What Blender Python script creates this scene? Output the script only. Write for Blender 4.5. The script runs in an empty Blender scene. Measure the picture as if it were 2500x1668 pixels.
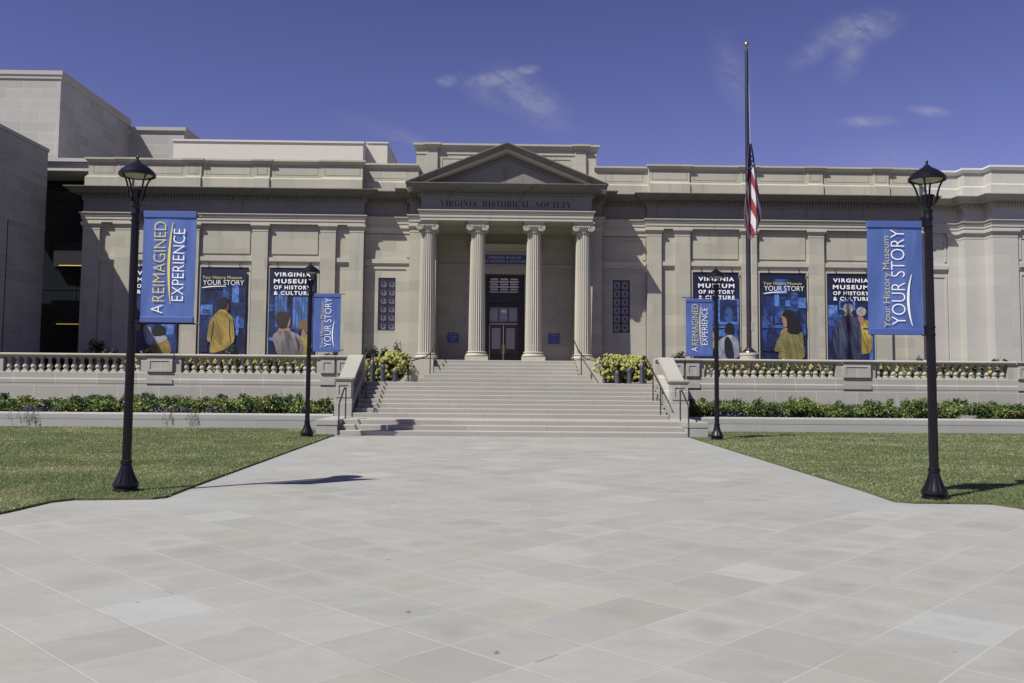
import bpy, bmesh, math, random
import numpy as np
from mathutils import Vector, Matrix

rnd = random.Random(7)
nr = np.random.default_rng(11)
scene = bpy.context.scene
COL = scene.collection

# ------------------------------------------------------------------ camera
F, PX, PY = 2190.0, 1250.0, 776.0            # focal length and principal point, in 2500 px wide units
yaw, pit, roll = math.atan(43 / F), math.atan(148.6 / F), 0.0085
fw = Vector((math.sin(yaw) * math.cos(pit), math.cos(yaw) * math.cos(pit), math.sin(pit)))
r0 = Vector((math.cos(yaw), -math.sin(yaw), 0))
u0 = r0.cross(fw)
rt = r0 * math.cos(roll) + u0 * math.sin(roll)
up = rt.cross(fw)
cam = bpy.data.objects.new('camera', bpy.data.cameras.new('camera'))
COL.objects.link(cam)
cam.matrix_world = Matrix(((rt.x, up.x, -fw.x, -0.45), (rt.y, up.y, -fw.y, 0.0), (rt.z, up.z, -fw.z, 1.6), (0, 0, 0, 1)))
cam.data.sensor_width = 36.0
cam.data.lens = F / 2500 * 36
cam.data.shift_y = -(834 - PY) / 2500
cam.data.clip_start, cam.data.clip_end = 0.1, 3000
scene.camera = cam

# ------------------------------------------------------------------ sky and sun
SUN = Vector((1.0, 0.82, -1.66))              # direction the light travels
SUN_EL = math.atan2(1.66, math.hypot(1.0, 0.82))
SUN_ROT = math.atan2(-1.0, -0.82) % (2 * math.pi)
world = bpy.data.worlds.new('World'); scene.world = world; world.use_nodes = True
wn, wl = world.node_tree.nodes, world.node_tree.links
wn.clear()
sky = wn.new('ShaderNodeTexSky'); sky.sky_type = 'NISHITA'; sky.sun_disc = False
sky.sun_elevation, sky.sun_rotation = SUN_EL, SUN_ROT
sky.air_density, sky.dust_density, sky.ozone_density, sky.altitude = 1.0, 0.3, 3.0, 100
grade = wn.new('ShaderNodeMix'); grade.data_type = 'RGBA'; grade.blend_type = 'MULTIPLY'; grade.inputs[0].default_value = 1.0
grade.inputs[7].default_value = (0.956, 0.590, 0.760, 1)
gam = wn.new('ShaderNodeGamma'); gam.inputs[1].default_value = 1.35; wl.new(sky.outputs[0], gam.inputs[0]); wl.new(gam.outputs[0], grade.inputs[6])
tc = wn.new('ShaderNodeTexCoord')
# thin high cirrus: gnomonic coordinates of the sky's own direction, so the wisps stay put in the sky
sep = wn.new('ShaderNodeSeparateXYZ'); wl.new(tc.outputs['Generated'], sep.inputs[0])
def wmath(op, a, b=None, c=None):
    n = wn.new('ShaderNodeMath'); n.operation = op
    for i, v in enumerate((a, b, c)):
        if v is None: continue
        if isinstance(v, (int, float)): n.inputs[i].default_value = v
        else: wl.new(v, n.inputs[i])
    return n.outputs[0]
ysafe = wmath('MAXIMUM', sep.outputs[1], 0.05)
gx, gz = wmath('DIVIDE', sep.outputs[0], ysafe), wmath('DIVIDE', sep.outputs[2], ysafe)
def wnoise(sx, sz, rot, scale, detail, rough, dist, off=0.0):
    c = wn.new('ShaderNodeCombineXYZ')
    ca, sa = math.cos(rot), math.sin(rot)
    ux = wmath('MULTIPLY', wmath('ADD', wmath('MULTIPLY', gx, ca), wmath('MULTIPLY', gz, sa)), sx)
    uz = wmath('MULTIPLY', wmath('SUBTRACT', wmath('MULTIPLY', gz, ca), wmath('MULTIPLY', gx, sa)), sz)
    wl.new(wmath('ADD', ux, off), c.inputs[0]); wl.new(uz, c.inputs[1])
    n = wn.new('ShaderNodeTexNoise'); n.inputs['Scale'].default_value = scale
    n.inputs['Detail'].default_value = detail; n.inputs['Roughness'].default_value = rough
    n.inputs['Distortion'].default_value = dist
    wl.new(c.outputs[0], n.inputs['Vector'])
    return n.outputs['Fac']
def wblob(cx, cz, rx, rz, rot):
    ca, sa = math.cos(rot), math.sin(rot)
    dx, dz = wmath('SUBTRACT', gx, cx), wmath('SUBTRACT', gz, cz)
    a = wmath('DIVIDE', wmath('ADD', wmath('MULTIPLY', dx, ca), wmath('MULTIPLY', dz, sa)), rx)
    b = wmath('DIVIDE', wmath('SUBTRACT', wmath('MULTIPLY', dz, ca), wmath('MULTIPLY', dx, sa)), rz)
    d = wmath('SQRT', wmath('ADD', wmath('MULTIPLY', a, a), wmath('MULTIPLY', b, b)))
    m = wn.new('ShaderNodeMapRange'); m.interpolation_type = 'SMOOTHSTEP'
    m.inputs[1].default_value, m.inputs[2].default_value, m.inputs[3].default_value, m.inputs[4].default_value = 0.0, 1.0, 1.0, 0.0
    wl.new(d, m.inputs[0]); return m.outputs[0]
wisps = [(-0.056, 0.337, 0.020, 0.010, 0.1, 0.7), (-0.002, 0.340, 0.052, 0.014, 0.18, 1.0), (0.034, 0.351, 0.022, 0.008, 0.1, 0.9), (0.036, 0.318, 0.078, 0.034, -0.60, 0.62), (-0.012, 0.322, 0.055, 0.018, -0.5, 0.4), (-0.09, 0.265, 0.12, 0.014, -0.35, 0.3),
         (0.415, 0.404, 0.070, 0.028, 0.25, 0.85), (0.408, 0.375, 0.05, 0.022, 1.1, 0.5), (0.36, 0.375, 0.05, 0.018, 0.6, 0.35), (0.425, 0.297, 0.045, 0.010, 0.05, 0.85), (0.497, 0.310, 0.035, 0.009, -0.1, 0.8), (0.27, 0.35, 0.03, 0.07, 0.3, 0.3), (0.46, 0.25, 0.12, 0.04, 0.0, 0.2)]
mask = None
for cx, cz, rx, rz, ro, s in wisps:
    b = wmath('MULTIPLY', wblob(cx, cz, rx, rz, ro), s)
    mask = b if mask is None else wmath('MAXIMUM', mask, b)
fil = wmath('ADD', wmath('MULTIPLY', wnoise(9, 26, -0.5, 2.0, 6, 0.62, 0.9), 0.65), wmath('MULTIPLY', wnoise(20, 30, 0.3, 3.0, 5, 0.6, 0.4, 3.0), 0.35))
mr = wn.new('ShaderNodeMapRange'); mr.inputs[1].default_value, mr.inputs[2].default_value = 0.33, 0.72
wl.new(fil, mr.inputs[0])
cl = wmath('MULTIPLY', wmath('MULTIPLY', mask, mr.outputs[0]), 0.85)
cmix = wn.new('ShaderNodeMix'); cmix.data_type = 'RGBA'; wl.new(cl, cmix.inputs[0])
wl.new(grade.outputs[2], cmix.inputs[6]); cmix.inputs[7].default_value = (6.6, 6.8, 7.6, 1)
bg = wn.new('ShaderNodeBackground'); bg.inputs[1].default_value = 0.05
wl.new(cmix.outputs[2], bg.inputs[0])
wo = wn.new('ShaderNodeOutputWorld'); wl.new(bg.outputs[0], wo.inputs[0])

sun = bpy.data.objects.new('sun', bpy.data.lights.new('sun', 'SUN')); COL.objects.link(sun)
sun.data.energy = 5.0; sun.data.angle = math.radians(0.5); sun.data.color = (1.0, 0.985, 0.885)
sun.rotation_euler = SUN.to_track_quat('-Z', 'Y').to_euler()
sun.location = (-30, -25, 50)

vs = scene.view_settings
scene.display_settings.display_device = 'sRGB'
vs.view_transform = 'Standard'; vs.look = 'None'; vs.exposure = 0.39; vs.gamma = 1.0; vs.use_curve_mapping = False
scene.cycles.max_bounces = 6

# ------------------------------------------------------------------ materials
MATS = {}
class NT:
    def __init__(s, name):
        s.m = bpy.data.materials.new(name); s.m.use_nodes = True
        s.n, s.l = s.m.node_tree.nodes, s.m.node_tree.links
        s.b = s.n['Principled BSDF']
    def node(s, t, **k):
        n = s.n.new(t)
        for a, v in k.items(): setattr(n, a, v)
        return n
    def math(s, op, a, b=None, c=None):
        n = s.n.new('ShaderNodeMath'); n.operation = op
        for i, v in enumerate((a, b, c)):
            if v is None: continue
            if isinstance(v, (int, float)): n.inputs[i].default_value = v
            else: s.l.new(v, n.inputs[i])
        return n.outputs[0]
    def mix(s, f, a, b, bt='MIX'):
        n = s.n.new('ShaderNodeMix'); n.data_type = 'RGBA'; n.blend_type = bt
        for i, v in ((0, f), (6, a), (7, b)):
            if isinstance(v, (int, float)): n.inputs[i].default_value = v
            elif isinstance(v, tuple): n.inputs[i].default_value = v if len(v) == 4 else v + (1,)
            else: s.l.new(v, n.inputs[i])
        return n.outputs[2]
    def pos(s):
        g = s.n.new('ShaderNodeNewGeometry'); q = s.n.new('ShaderNodeSeparateXYZ'); s.l.new(g.outputs['Position'], q.inputs[0])
        return q.outputs
    def vec(s, x, y, z=0.0):
        c = s.n.new('ShaderNodeCombineXYZ')
        for i, v in enumerate((x, y, z)):
            if isinstance(v, (int, float)): c.inputs[i].default_value = v
            else: s.l.new(v, c.inputs[i])
        return c.outputs[0]
    def noise(s, scale, detail=4, rough=0.55, vec=None, dist=0.0):
        n = s.n.new('ShaderNodeTexNoise'); n.inputs['Scale'].default_value = scale
        n.inputs['Detail'].default_value = detail; n.inputs['Roughness'].default_value = rough; n.inputs['Distortion'].default_value = dist
        if vec is None:
            g = s.n.new('ShaderNodeNewGeometry'); vec = g.outputs['Position']
        s.l.new(vec, n.inputs['Vector']); return n.outputs['Fac']
    def rng(s, v, a, b, c=0.0, d=1.0, smooth=False):
        n = s.n.new('ShaderNodeMapRange'); s.l.new(v, n.inputs[0])
        if smooth: n.interpolation_type = 'SMOOTHSTEP'
        for i, q in enumerate((a, b, c, d)): n.inputs[i + 1].default_value = q
        return n.outputs[0]
    def bump(s, h, dist=0.01, strength=0.4):
        n = s.n.new('ShaderNodeBump'); n.inputs['Strength'].default_value = strength; n.inputs['Distance'].default_value = dist
        s.l.new(h, n.inputs['Height']); s.l.new(n.outputs[0], s.b.inputs['Normal'])
    def color(s, c): s.l.new(c, s.b.inputs['Base Color'])

def plain(name, col, rough=0.6, metal=0.0, var=0.0, spec=0.5, coat=0.0, scale=3.0):
    if name in MATS: return MATS[name]
    t = NT(name); t.b.inputs['Base Color'].default_value = tuple(col) + (1,)
    t.b.inputs['Roughness'].default_value = rough; t.b.inputs['Metallic'].default_value = metal
    t.b.inputs['Specular IOR Level'].default_value = spec
    if var:
        f = t.noise(scale, 5)
        t.color(t.mix(f, tuple(c * (1 - var) for c in col), tuple(min(1, c * (1 + var)) for c in col)))
    if coat: t.b.inputs['Coat Weight'].default_value = coat; t.b.inputs['Coat Roughness'].default_value = 0.1
    MATS[name] = t.m; return t.m

def ashlar(name, base, bw, bh, mortar, tint=0.10, streak=0.0, joint=0.008, mort_amt=1.0, rough=0.85, blotch=0.12, warm=0.0):
    """coursed dressed stone: block to block tint, thin joints, blotches, weather streaks"""
    t = NT(name); p = t.pos()
    u = t.math('ADD', p[0], p[1])
    br = t.node('ShaderNodeTexBrick'); br.offset = 0.5; br.squash = 1.0
    br.inputs['Scale'].default_value = 1.0; br.inputs['Brick Width'].default_value = bw; br.inputs['Row Height'].default_value = bh
    br.inputs['Mortar Size'].default_value = joint; br.inputs['Mortar Smooth'].default_value = 0.3; br.inputs['Bias'].default_value = 0.0
    br.inputs['Color1'].default_value = (0, 0, 0, 1); br.inputs['Color2'].default_value = (1, 1, 1, 1); br.inputs['Mortar'].default_value = (0.5, 0.5, 0.5, 1)
    t.l.new(t.vec(u, p[2]), br.inputs['Vector'])
    lo = tuple(c * (1 - tint) for c in base); hi = (base[0] * (1 + tint), base[1] * (1 + tint * (1 - warm)), base[2] * (1 + tint * (1 - 2 * warm)))
    c = t.mix(br.outputs['Color'], lo, hi)
    big = t.rng(t.noise(0.7, 5, 0.6), 0.3, 0.7)
    c = t.mix(t.math('MULTIPLY', big, blotch * 2), c, tuple(q * 0.72 for q in base))
    fine = t.rng(t.noise(9, 6, 0.65), 0.25, 0.75)
    c = t.mix(t.math('MULTIPLY', fine, 0.35), c, tuple(q * 0.84 for q in base))
    if streak:
        sv = t.vec(t.math('MULTIPLY', u, 3.2), t.math('MULTIPLY', p[2], 0.35))
        st = t.rng(t.noise(1.0, 4, 0.55, sv), 0.56, 0.78)
        c = t.mix(t.math('MULTIPLY', st, streak), c, tuple(q * 0.33 for q in base))
    c = t.mix(t.math('MULTIPLY', br.outputs['Fac'], mort_amt), c, mortar)
    t.color(c); t.b.inputs['Roughness'].default_value = rough; t.b.inputs['Specular IOR Level'].default_value = 0.25
    t.bump(t.math('SUBTRACT', t.noise(30, 5, 0.7), t.math('MULTIPLY', br.outputs['Fac'], 0.8)), 0.004, 0.35)
    MATS[name] = t.m; return t.m

STONE = ashlar('limestone', (0.388, 0.370, 0.312), 1.15, 0.43, (0.31, 0.295, 0.26), 0.115, 0.32, 0.006, 0.75, warm=0.18)
STONE_TRIM = ashlar('limestone_trim', (0.42, 0.400, 0.342), 1.6, 3.0, (0.27, 0.245, 0.205), 0.05, 0.30, 0.006, 0.6, warm=0.1)
STONE_FRIEZE = ashlar('shade_toned_limestone_frieze', (0.205, 0.200, 0.185), 1.5, 3.0, (0.17, 0.155, 0.14), 0.07, 0.85, 0.010, 0.7)  # base darkened to deepen the shade under the cornice; the streaks are stains
STONE_CORNICE = ashlar('shade_toned_weathered_cornice', (0.155, 0.150, 0.137), 2.4, 3.0, (0.1, 0.09, 0.08), 0.10, 0.8, 0.010, 0.8)  # overhang shade put into the base colour, with weather streaks on top
STONE_PALE = ashlar('pale_limestone', (0.430, 0.415, 0.385), 1.0, 0.43, (0.36, 0.35, 0.33), 0.06, 0.10, 0.008, 0.7)
STONE_PLINTH = ashlar('terrace_stone', (0.345, 0.333, 0.305), 1.35, 0.42, (0.52, 0.50, 0.46), 0.09, 0.18, 0.013, 0.6)
STONE_STEP = ashlar('step_stone', (0.335, 0.318, 0.288), 2.3, 7.0, (0.2, 0.19, 0.17), 0.07, 0.0, 0.008, 0.8, blotch=0.18)
STONE_GREY = ashlar('grey_granite', (0.33, 0.325, 0.315), 2.1, 0.30, (0.25, 0.245, 0.24), 0.07, 0.15, 0.006, 0.7, blotch=0.16)
ANNEX = ashlar('annex_block', (0.36, 0.355, 0.335), 1.6, 0.52, (0.48, 0.47, 0.45), 0.12, 0.12, 0.018, 0.5, blotch=0.15)
STUCCO = plain('roof_stucco', (0.50, 0.475, 0.43), 0.9, var=0.05, spec=0.2)

def pavement_mat():
    t = NT('flagstones'); p = t.pos(); S = 0.583; k = 1 / math.sqrt(2)
    U = t.math('SUBTRACT', t.math('MULTIPLY', t.math('ADD', p[0], p[1]), k / S), 3.981 / S - 20)
    V = t.math('SUBTRACT', t.math('MULTIPLY', t.math('SUBTRACT', p[1], p[0]), k / S), 3.231 / S - 20)
    # wobble of the joint lines
    wob = t.math('MULTIPLY', t.math('SUBTRACT', t.noise(1.3, 2), 0.5), 0.03)
    U2, V2 = t.math('ADD', U, wob), t.math('ADD', V, wob)
    # straight border course: strips along the path's sides and one band across its mouth
    ax = t.math('ABSOLUTE', p[0])
    side = t.math('MULTIPLY', t.math('GREATER_THAN', ax, 4.22), t.math('GREATER_THAN', p[1], 11.2))
    band = t.math('MULTIPLY', t.math('GREATER_THAN', p[1], 11.2), t.math('LESS_THAN', p[1], 11.78))
    bord = t.math('MAXIMUM', side, band)
    bu = t.math('ADD', t.math('DIVIDE', t.math('MULTIPLY', band, p[0]), 1.7), t.math('DIVIDE', t.math('MULTIPLY', t.math('SUBTRACT', 1.0, band), p[1]), 1.55))
    def cell(a): return t.math('FLOOR', a)
    def edge(a):
        fr = t.math('FRACT', a); return t.math('MINIMUM', fr, t.math('SUBTRACT', 1.0, fr))
    wn_ = t.node('ShaderNodeTexWhiteNoise', noise_dimensions='3D')
    sgn = t.math('MULTIPLY', t.math('GREATER_THAN', p[0], 0.0), 31.0)
    cu = t.math('ADD', t.math('MULTIPLY', cell(U2), t.math('SUBTRACT', 1.0, bord)), t.math('MULTIPLY', t.math('ADD', cell(bu), sgn), bord))
    cv = t.math('MULTIPLY', cell(V2), t.math('SUBTRACT', 1.0, bord))
    t.l.new(t.vec(cu, cv, bord), wn_.inputs['Vector'])
    w = wn_.outputs['Value']
    sepc = t.node('ShaderNodeSeparateColor'); t.l.new(wn_.outputs['Color'], sepc.inputs[0])
    cr = t.node('ShaderNodeValToRGB'); e = cr.color_ramp.elements
    e[0].position = 0.0; e[0].color = (0.258, 0.258, 0.245, 1); e[1].position = 1.0; e[1].color = (0.340, 0.344, 0.343, 1)
    for q, c in ((0.18, (0.273, 0.272, 0.260)), (0.5, (0.286, 0.286, 0.274)), (0.8, (0.294, 0.294, 0.286)), (0.93, (0.302, 0.304, 0.299))):
        x = e.new(q); x.color = c + (1,)
    t.l.new(w, cr.inputs[0])
    c = cr.outputs[0]
    warmth = t.math('MULTIPLY', sepc.outputs[1], 0.85)
    c = t.mix(warmth, c, t.mix(1.0, c, (1.05, 0.99, 0.91), 'MULTIPLY'))
    c = t.mix(t.math('MULTIPLY', bord, 0.65), c, (0.288, 0.291, 0.292))
    # soft darker centres and drifting veins of each sandstone slab
    vein = t.rng(t.noise(1.0, 6, 0.65, t.vec(t.math('MULTIPLY', p[0], 1.3), t.math('MULTIPLY', p[1], 4.0), t.math('MULTIPLY', w, 40)), 0.8), 0.42, 0.72)
    c = t.mix(t.math('MULTIPLY', vein, 0.32), c, (0.20, 0.20, 0.192))
    core = t.math('MULTIPLY', t.rng(t.math('MINIMUM', edge(U2), edge(V2)), 0.06, 0.34, 0, 1, True), t.rng(t.noise(2.4, 4, 0.65), 0.36, 0.62))
    core = t.math('MULTIPLY', core, t.rng(sepc.outputs[2], 0.35, 1.0))
    c = t.mix(t.math('MULTIPLY', core, t.math('MULTIPLY', t.math('SUBTRACT', 1.0, bord), 0.5)), c, (0.185, 0.175, 0.16))
    # every so often a patch of damp or worn discolouring
    spot = t.rng(t.noise(1.1, 5, 0.7), 0.66, 0.78)
    c = t.mix(t.math('MULTIPLY', spot, 0.45), c, (0.15, 0.155, 0.155))
    wash = t.rng(t.noise(0.35, 3), 0.35, 0.7)
    c = t.mix(t.math('MULTIPLY', wash, 0.22), c, (0.33, 0.315, 0.30))
    drift = t.rng(t.noise(0.8, 7, 0.72, None, 0.6), 0.40, 0.72)
    c = t.mix(t.math('MULTIPLY', drift, 0.30), c, (0.20, 0.195, 0.182))
    worn = t.rng(t.noise(0.55, 6, 0.7, None, 0.4), 0.50, 0.70)
    c = t.mix(t.math('MULTIPLY', worn, 0.35), c, (0.37, 0.365, 0.35))
    pit = t.rng(t.noise(7, 7, 0.8), 0.60, 0.72)
    c = t.mix(t.math('MULTIPLY', pit, 0.28), c, (0.17, 0.168, 0.16))
    gum = t.node('ShaderNodeTexVoronoi'); gum.inputs['Scale'].default_value = 1.15
    gg = t.node('ShaderNodeNewGeometry'); t.l.new(gg.outputs['Position'], gum.inputs['Vector'])
    c = t.mix(t.math('MULTIPLY', t.rng(gum.outputs['Distance'], 0.018, 0.030, 1.0, 0.0, True), 0.55), c, (0.12, 0.12, 0.115))
    grain = t.rng(t.noise(45, 4, 0.7), 0.3, 0.7)
    c = t.mix(t.math('MULTIPLY', grain, 0.12), c, (0.17, 0.165, 0.16))
    ej = t.math('MINIMUM', edge(U2), edge(V2)); eb = t.math('MULTIPLY', edge(bu), 2.6)
    bline = t.math('MINIMUM', t.math('ABSOLUTE', t.math('SUBTRACT', p[1], 11.2)), t.math('ABSOLUTE', t.math('SUBTRACT', p[1], 11.78)))
    eb = t.math('MINIMUM', eb, t.math('DIVIDE', bline, S))
    e2 = t.math('ADD', t.math('MULTIPLY', ej, t.math('SUBTRACT', 1.0, bord)), t.math('MULTIPLY', eb, bord))
    j = t.rng(e2, 0.006, 0.016, 1.0, 0.0, True)
    broken = t.rng(t.noise(0.9, 3), 0.38, 0.6)
    jc = t.mix(t.rng(t.noise(1.6, 2), 0.30, 0.36), (0.15, 0.14, 0.13), (0.35, 0.343, 0.32))
    c = t.mix(t.math('MULTIPLY', j, t.rng(broken, 0, 1, 0.3, 0.9)), c, jc)
    t.color(c); t.b.inputs['Roughness'].default_value = 0.75; t.b.inputs['Specular IOR Level'].default_value = 0.3
    t.bump(t.math('SUBTRACT', t.math('MULTIPLY', t.noise(14, 6, 0.7), 0.5), t.math('MULTIPLY', j, 0.6)), 0.006, 0.4)
    return t.m
PAVE = pavement_mat()

def lawn_mat():
    t = NT('turf'); 
    a = t.rng(t.noise(0.55, 5, 0.6), 0.35, 0.68); b = t.rng(t.noise(14, 6, 0.75), 0.25, 0.75)
    c = t.mix(a, (0.105, 0.13, 0.052), (0.21, 0.20, 0.105))
    c = t.mix(t.math('MULTIPLY', b, 0.6), c, (0.05, 0.066, 0.026))
    t.color(c); t.b.inputs['Roughness'].default_value = 0.95; t.b.inputs['Specular IOR Level'].default_value = 0.1
    t.bump(t.noise(40, 5, 0.8), 0.05, 0.8); return t.m
TURF = lawn_mat()
GROUND = plain('far_ground', (0.055, 0.057, 0.05), 0.95, var=0.3, scale=0.2)
SOIL = plain('bed_soil', (0.045, 0.035, 0.026), 0.95, var=0.4, scale=12)
BLACK = plain('black_enamel', (0.006, 0.006, 0.009), 0.30, var=0.3, scale=8, spec=0.35)
RAILM = plain('dark_bronze_rail', (0.030, 0.028, 0.028), 0.42, 0.2)
BOLL = plain('bollard_steel', (0.050, 0.055, 0.082), 0.55, var=0.25, scale=5)
POLEM = plain('flagpole_bronze', (0.085, 0.083, 0.088), 0.30, 0.85, var=0.2)
GOLD = plain('gilt_ball', (0.36, 0.33, 0.27), 0.3, 0.9)
GLASSD = plain('dark_glass', (0.014, 0.017, 0.021), 0.12, spec=0.6)
GLASSW = plain('grey_glass', (0.24, 0.245, 0.30), 0.18, spec=0.6, var=0.35, scale=1.5)
PANE = plain('door_glass', (0.19, 0.195, 0.25), 0.15, spec=0.7)  # pale base colour stands in for sky reflected in the panes
IRON = plain('window_iron', (0.016, 0.016, 0.02), 0.5)
DOORW = plain('bronze_door', (0.052, 0.040, 0.027), 0.42, 0.3, var=0.3)
DOORF = plain('door_frame_black', (0.013, 0.013, 0.016), 0.5)
BRASS = plain('brass_pull', (0.32, 0.25, 0.13), 0.35, 0.8)
LATLIGHT = plain('lattice_light_white', (0.75, 0.73, 0.72), 0.8)  # white stands in for light showing through the lattice openings
LENS = plain('lamp_lens', (0.42, 0.44, 0.33), 0.35, spec=0.4)
ROOFM = plain('white_roof_sheet', (0.60, 0.60, 0.60), 0.6)
INK = plain('incised_letter', (0.016, 0.015, 0.015), 0.9)
WHITE = plain('white_print', (0.78, 0.79, 0.82), 0.6)
YEL = plain('yellow_print', (0.60, 0.50, 0.15), 0.6)
PLAQ = plain('blue_plaque', (0.060, 0.085, 0.30), 0.5, var=0.06)
PLAQT = plain('plaque_print', (0.30, 0.34, 0.55), 0.6)
SIGN = plain('blue_sign_board', (0.050, 0.062, 0.19), 0.5, var=0.05)
SIGNT = plain('sign_letter', (0.42, 0.43, 0.50), 0.5)
LED = NT('led_strip'); LED.b.inputs['Base Color'].default_value = (0.6, 0.4, 0.1, 1)
LED.b.inputs['Emission Color'].default_value = (1.0, 0.62, 0.12, 1); LED.b.inputs['Emission Strength'].default_value = 0.3; LED = LED.m

def banner_mat():
    t = NT('banner_vinyl'); p = t.pos()
    fold = t.noise(2.2, 2, 0.4, t.vec(t.math('MULTIPLY', p[0], 2.2), t.math('MULTIPLY', p[2], 0.5), p[1]))
    c = t.mix(t.rng(fold, 0.3, 0.7), (0.062, 0.103, 0.29), (0.092, 0.152, 0.385))
    t.color(c); t.b.inputs['Roughness'].default_value = 0.42; t.b.inputs['Specular IOR Level'].default_value = 0.4
    t.bump(fold, 0.05, 0.5); return t.m
BANNER = banner_mat()
HEM = plain('banner_hem', (0.064, 0.100, 0.29), 0.4)

def poster_mat():
    """printed museum photograph: dim blue gallery with pale vertical panels"""
    t = NT('poster_print'); p = t.pos()
    n = t.noise(1.0, 4, 0.6, t.vec(t.math('MULTIPLY', p[0], 2.8), t.math('MULTIPLY', p[2], 0.9)))
    v = t.rng(n, 0.44, 0.66)
    lowr = t.math('MULTIPLY', t.rng(p[2], 5.5, 4.6), t.rng(p[2], 2.5, 3.4, 0.35, 1.0))                       # the printed picture is navy at its head, brighter below
    c = t.mix(t.math('MULTIPLY', v, lowr), (0.008, 0.011, 0.036), (0.030, 0.072, 0.27))
    d = t.rng(t.noise(4.5, 6, 0.75), 0.48, 0.66)
    c = t.mix(t.math('MULTIPLY', t.math('MULTIPLY', d, lowr), 0.6), c, (0.009, 0.018, 0.07))
    t.color(c); t.b.inputs['Roughness'].default_value = 0.45; return t.m
POSTER = poster_mat()
def photo_print(name, dark, light, sx=5.0, sz=1.6, detail=5):
    t = NT('print_' + name); p = t.pos()
    f = t.noise(1.0, detail, 0.62, t.vec(t.math('MULTIPLY', t.math('ADD', p[0], t.math('MULTIPLY', p[2], 0.25)), sx), t.math('MULTIPLY', p[2], sz)), 0.7)
    c = t.mix(t.rng(f, 0.32, 0.66, 0, 1, True), dark, light)
    t.color(t.mix(t.rng(p[2], 2.5, 3.6, 0.6, 0.0, True), c, dark)); t.b.inputs['Roughness'].default_value = 0.55; return t.m
def pr(name, c, var=0.15, sc=6): return plain('print_' + name, c, 0.55, var=var, scale=sc)
P_LB = photo_print('light_blue', (0.030, 0.075, 0.27), (0.115, 0.25, 0.58), 5, 5, 7); P_MB = photo_print('mid_blue', (0.008, 0.020, 0.085), (0.042, 0.105, 0.33), 4, 4, 7); P_DB = photo_print('deep_blue', (0.004, 0.008, 0.030), (0.014, 0.030, 0.11), 4, 4, 7)
P_HAIR = pr('black_hair', (0.010, 0.009, 0.009)); P_BROWN = pr('brown_hair', (0.035, 0.022, 0.017)); P_BLOND = pr('fair_hair', (0.16, 0.10, 0.06))
P_GREY = photo_print('grey_hair', (0.13, 0.125, 0.12), (0.42, 0.41, 0.40), 14, 5) if True else pr('grey_hair', (0.32, 0.31, 0.30)); P_SKIN = pr('skin', (0.30, 0.17, 0.12)); P_SKIND = pr('dark_skin', (0.07, 0.038, 0.025))
P_TAUPE = photo_print('taupe_shirt', (0.075, 0.065, 0.068), (0.30, 0.265, 0.255), 3.4, 1.2); P_SHIRT = photo_print('pale_shirt', (0.16, 0.17, 0.23), (0.46, 0.46, 0.51), 4, 2); P_NAVY = photo_print('navy_shirt', (0.010, 0.014, 0.035), (0.075, 0.090, 0.155), 5, .8)
P_YEL = photo_print('yellow_cloth', (0.13, 0.085, 0.02), (0.50, 0.38, 0.075), 5, 1.5); P_BLK = pr('black_cloth', (0.012, 0.013, 0.022), 0.3)
def stripe_print(name, a, b, scale, ang, dist=1.0):
    t = NT(name); p = t.pos(); w = t.node('ShaderNodeTexWave'); w.inputs['Scale'].default_value = scale; w.inputs['Distortion'].default_value = dist; w.inputs['Detail Scale'].default_value = 0.6
    t.l.new(t.vec(t.math('ADD', t.math('MULTIPLY', p[0], math.cos(ang)), t.math('MULTIPLY', p[2], math.sin(ang))), t.math('MULTIPLY', p[2], 0.2)), w.inputs['Vector'])
    f = t.noise(1.0, 5, 0.62, t.vec(t.math('MULTIPLY', t.math('ADD', p[0], t.math('MULTIPLY', p[2], 0.3)), 4.5), t.math('MULTIPLY', p[2], 1.3)), 0.6)
    c = t.mix(t.rng(w.outputs['Fac'], 0.25, 0.75), a, b)
    t.color(t.mix(t.rng(f, 0.40, 0.66, 0.75, 0, True), c, tuple(q * 0.22 for q in a))); t.b.inputs['Roughness'].default_value = 0.55; return t.m
P_STRIPE = stripe_print('print_striped_shirt', (0.56, 0.42, 0.09), (0.22, 0.125, 0.05), 7.5, 0.12, 1.5)
P_SHAWL = stripe_print('print_patterned_shawl', (0.42, 0.38, 0.13), (0.014, 0.014, 0.014), 5.2, 1.2, 5.0)
P_PLANK = stripe_print('print_blue_planks', (0.10, 0.22, 0.52), (0.045, 0.11, 0.34), 2.6, 0.0, 2.0)

def leafmat(name, c, tr=0.25, rough=0.45):
    t = NT(name); oi = t.node('ShaderNodeNewGeometry')
    f = t.rng(t.noise(2.5, 3), 0.3, 0.7)
    t.color(t.mix(f, tuple(q * 0.65 for q in c), tuple(q * 1.35 for q in c)))
    t.b.inputs['Roughness'].default_value = rough; t.b.inputs['Specular IOR Level'].default_value = 0.4
    tb = t.node('ShaderNodeBsdfTranslucent'); tb.inputs[0].default_value = (c[0] * 1.6, c[1] * 1.7, c[2] * 0.8, 1)
    mx = t.node('ShaderNodeMixShader'); mx.inputs[0].default_value = tr
    out = t.n['Material Output']; t.l.new(t.b.outputs[0], mx.inputs[1]); t.l.new(tb.outputs[0], mx.inputs[2]); t.l.new(mx.outputs[0], out.inputs[0])
    return t.m
LEAF = [leafmat('rose_leaf_mid', (0.088, 0.128, 0.034)), leafmat('rose_leaf_dark', (0.030, 0.052, 0.016)), leafmat('rose_leaf_light', (0.17, 0.20, 0.055))]
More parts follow.
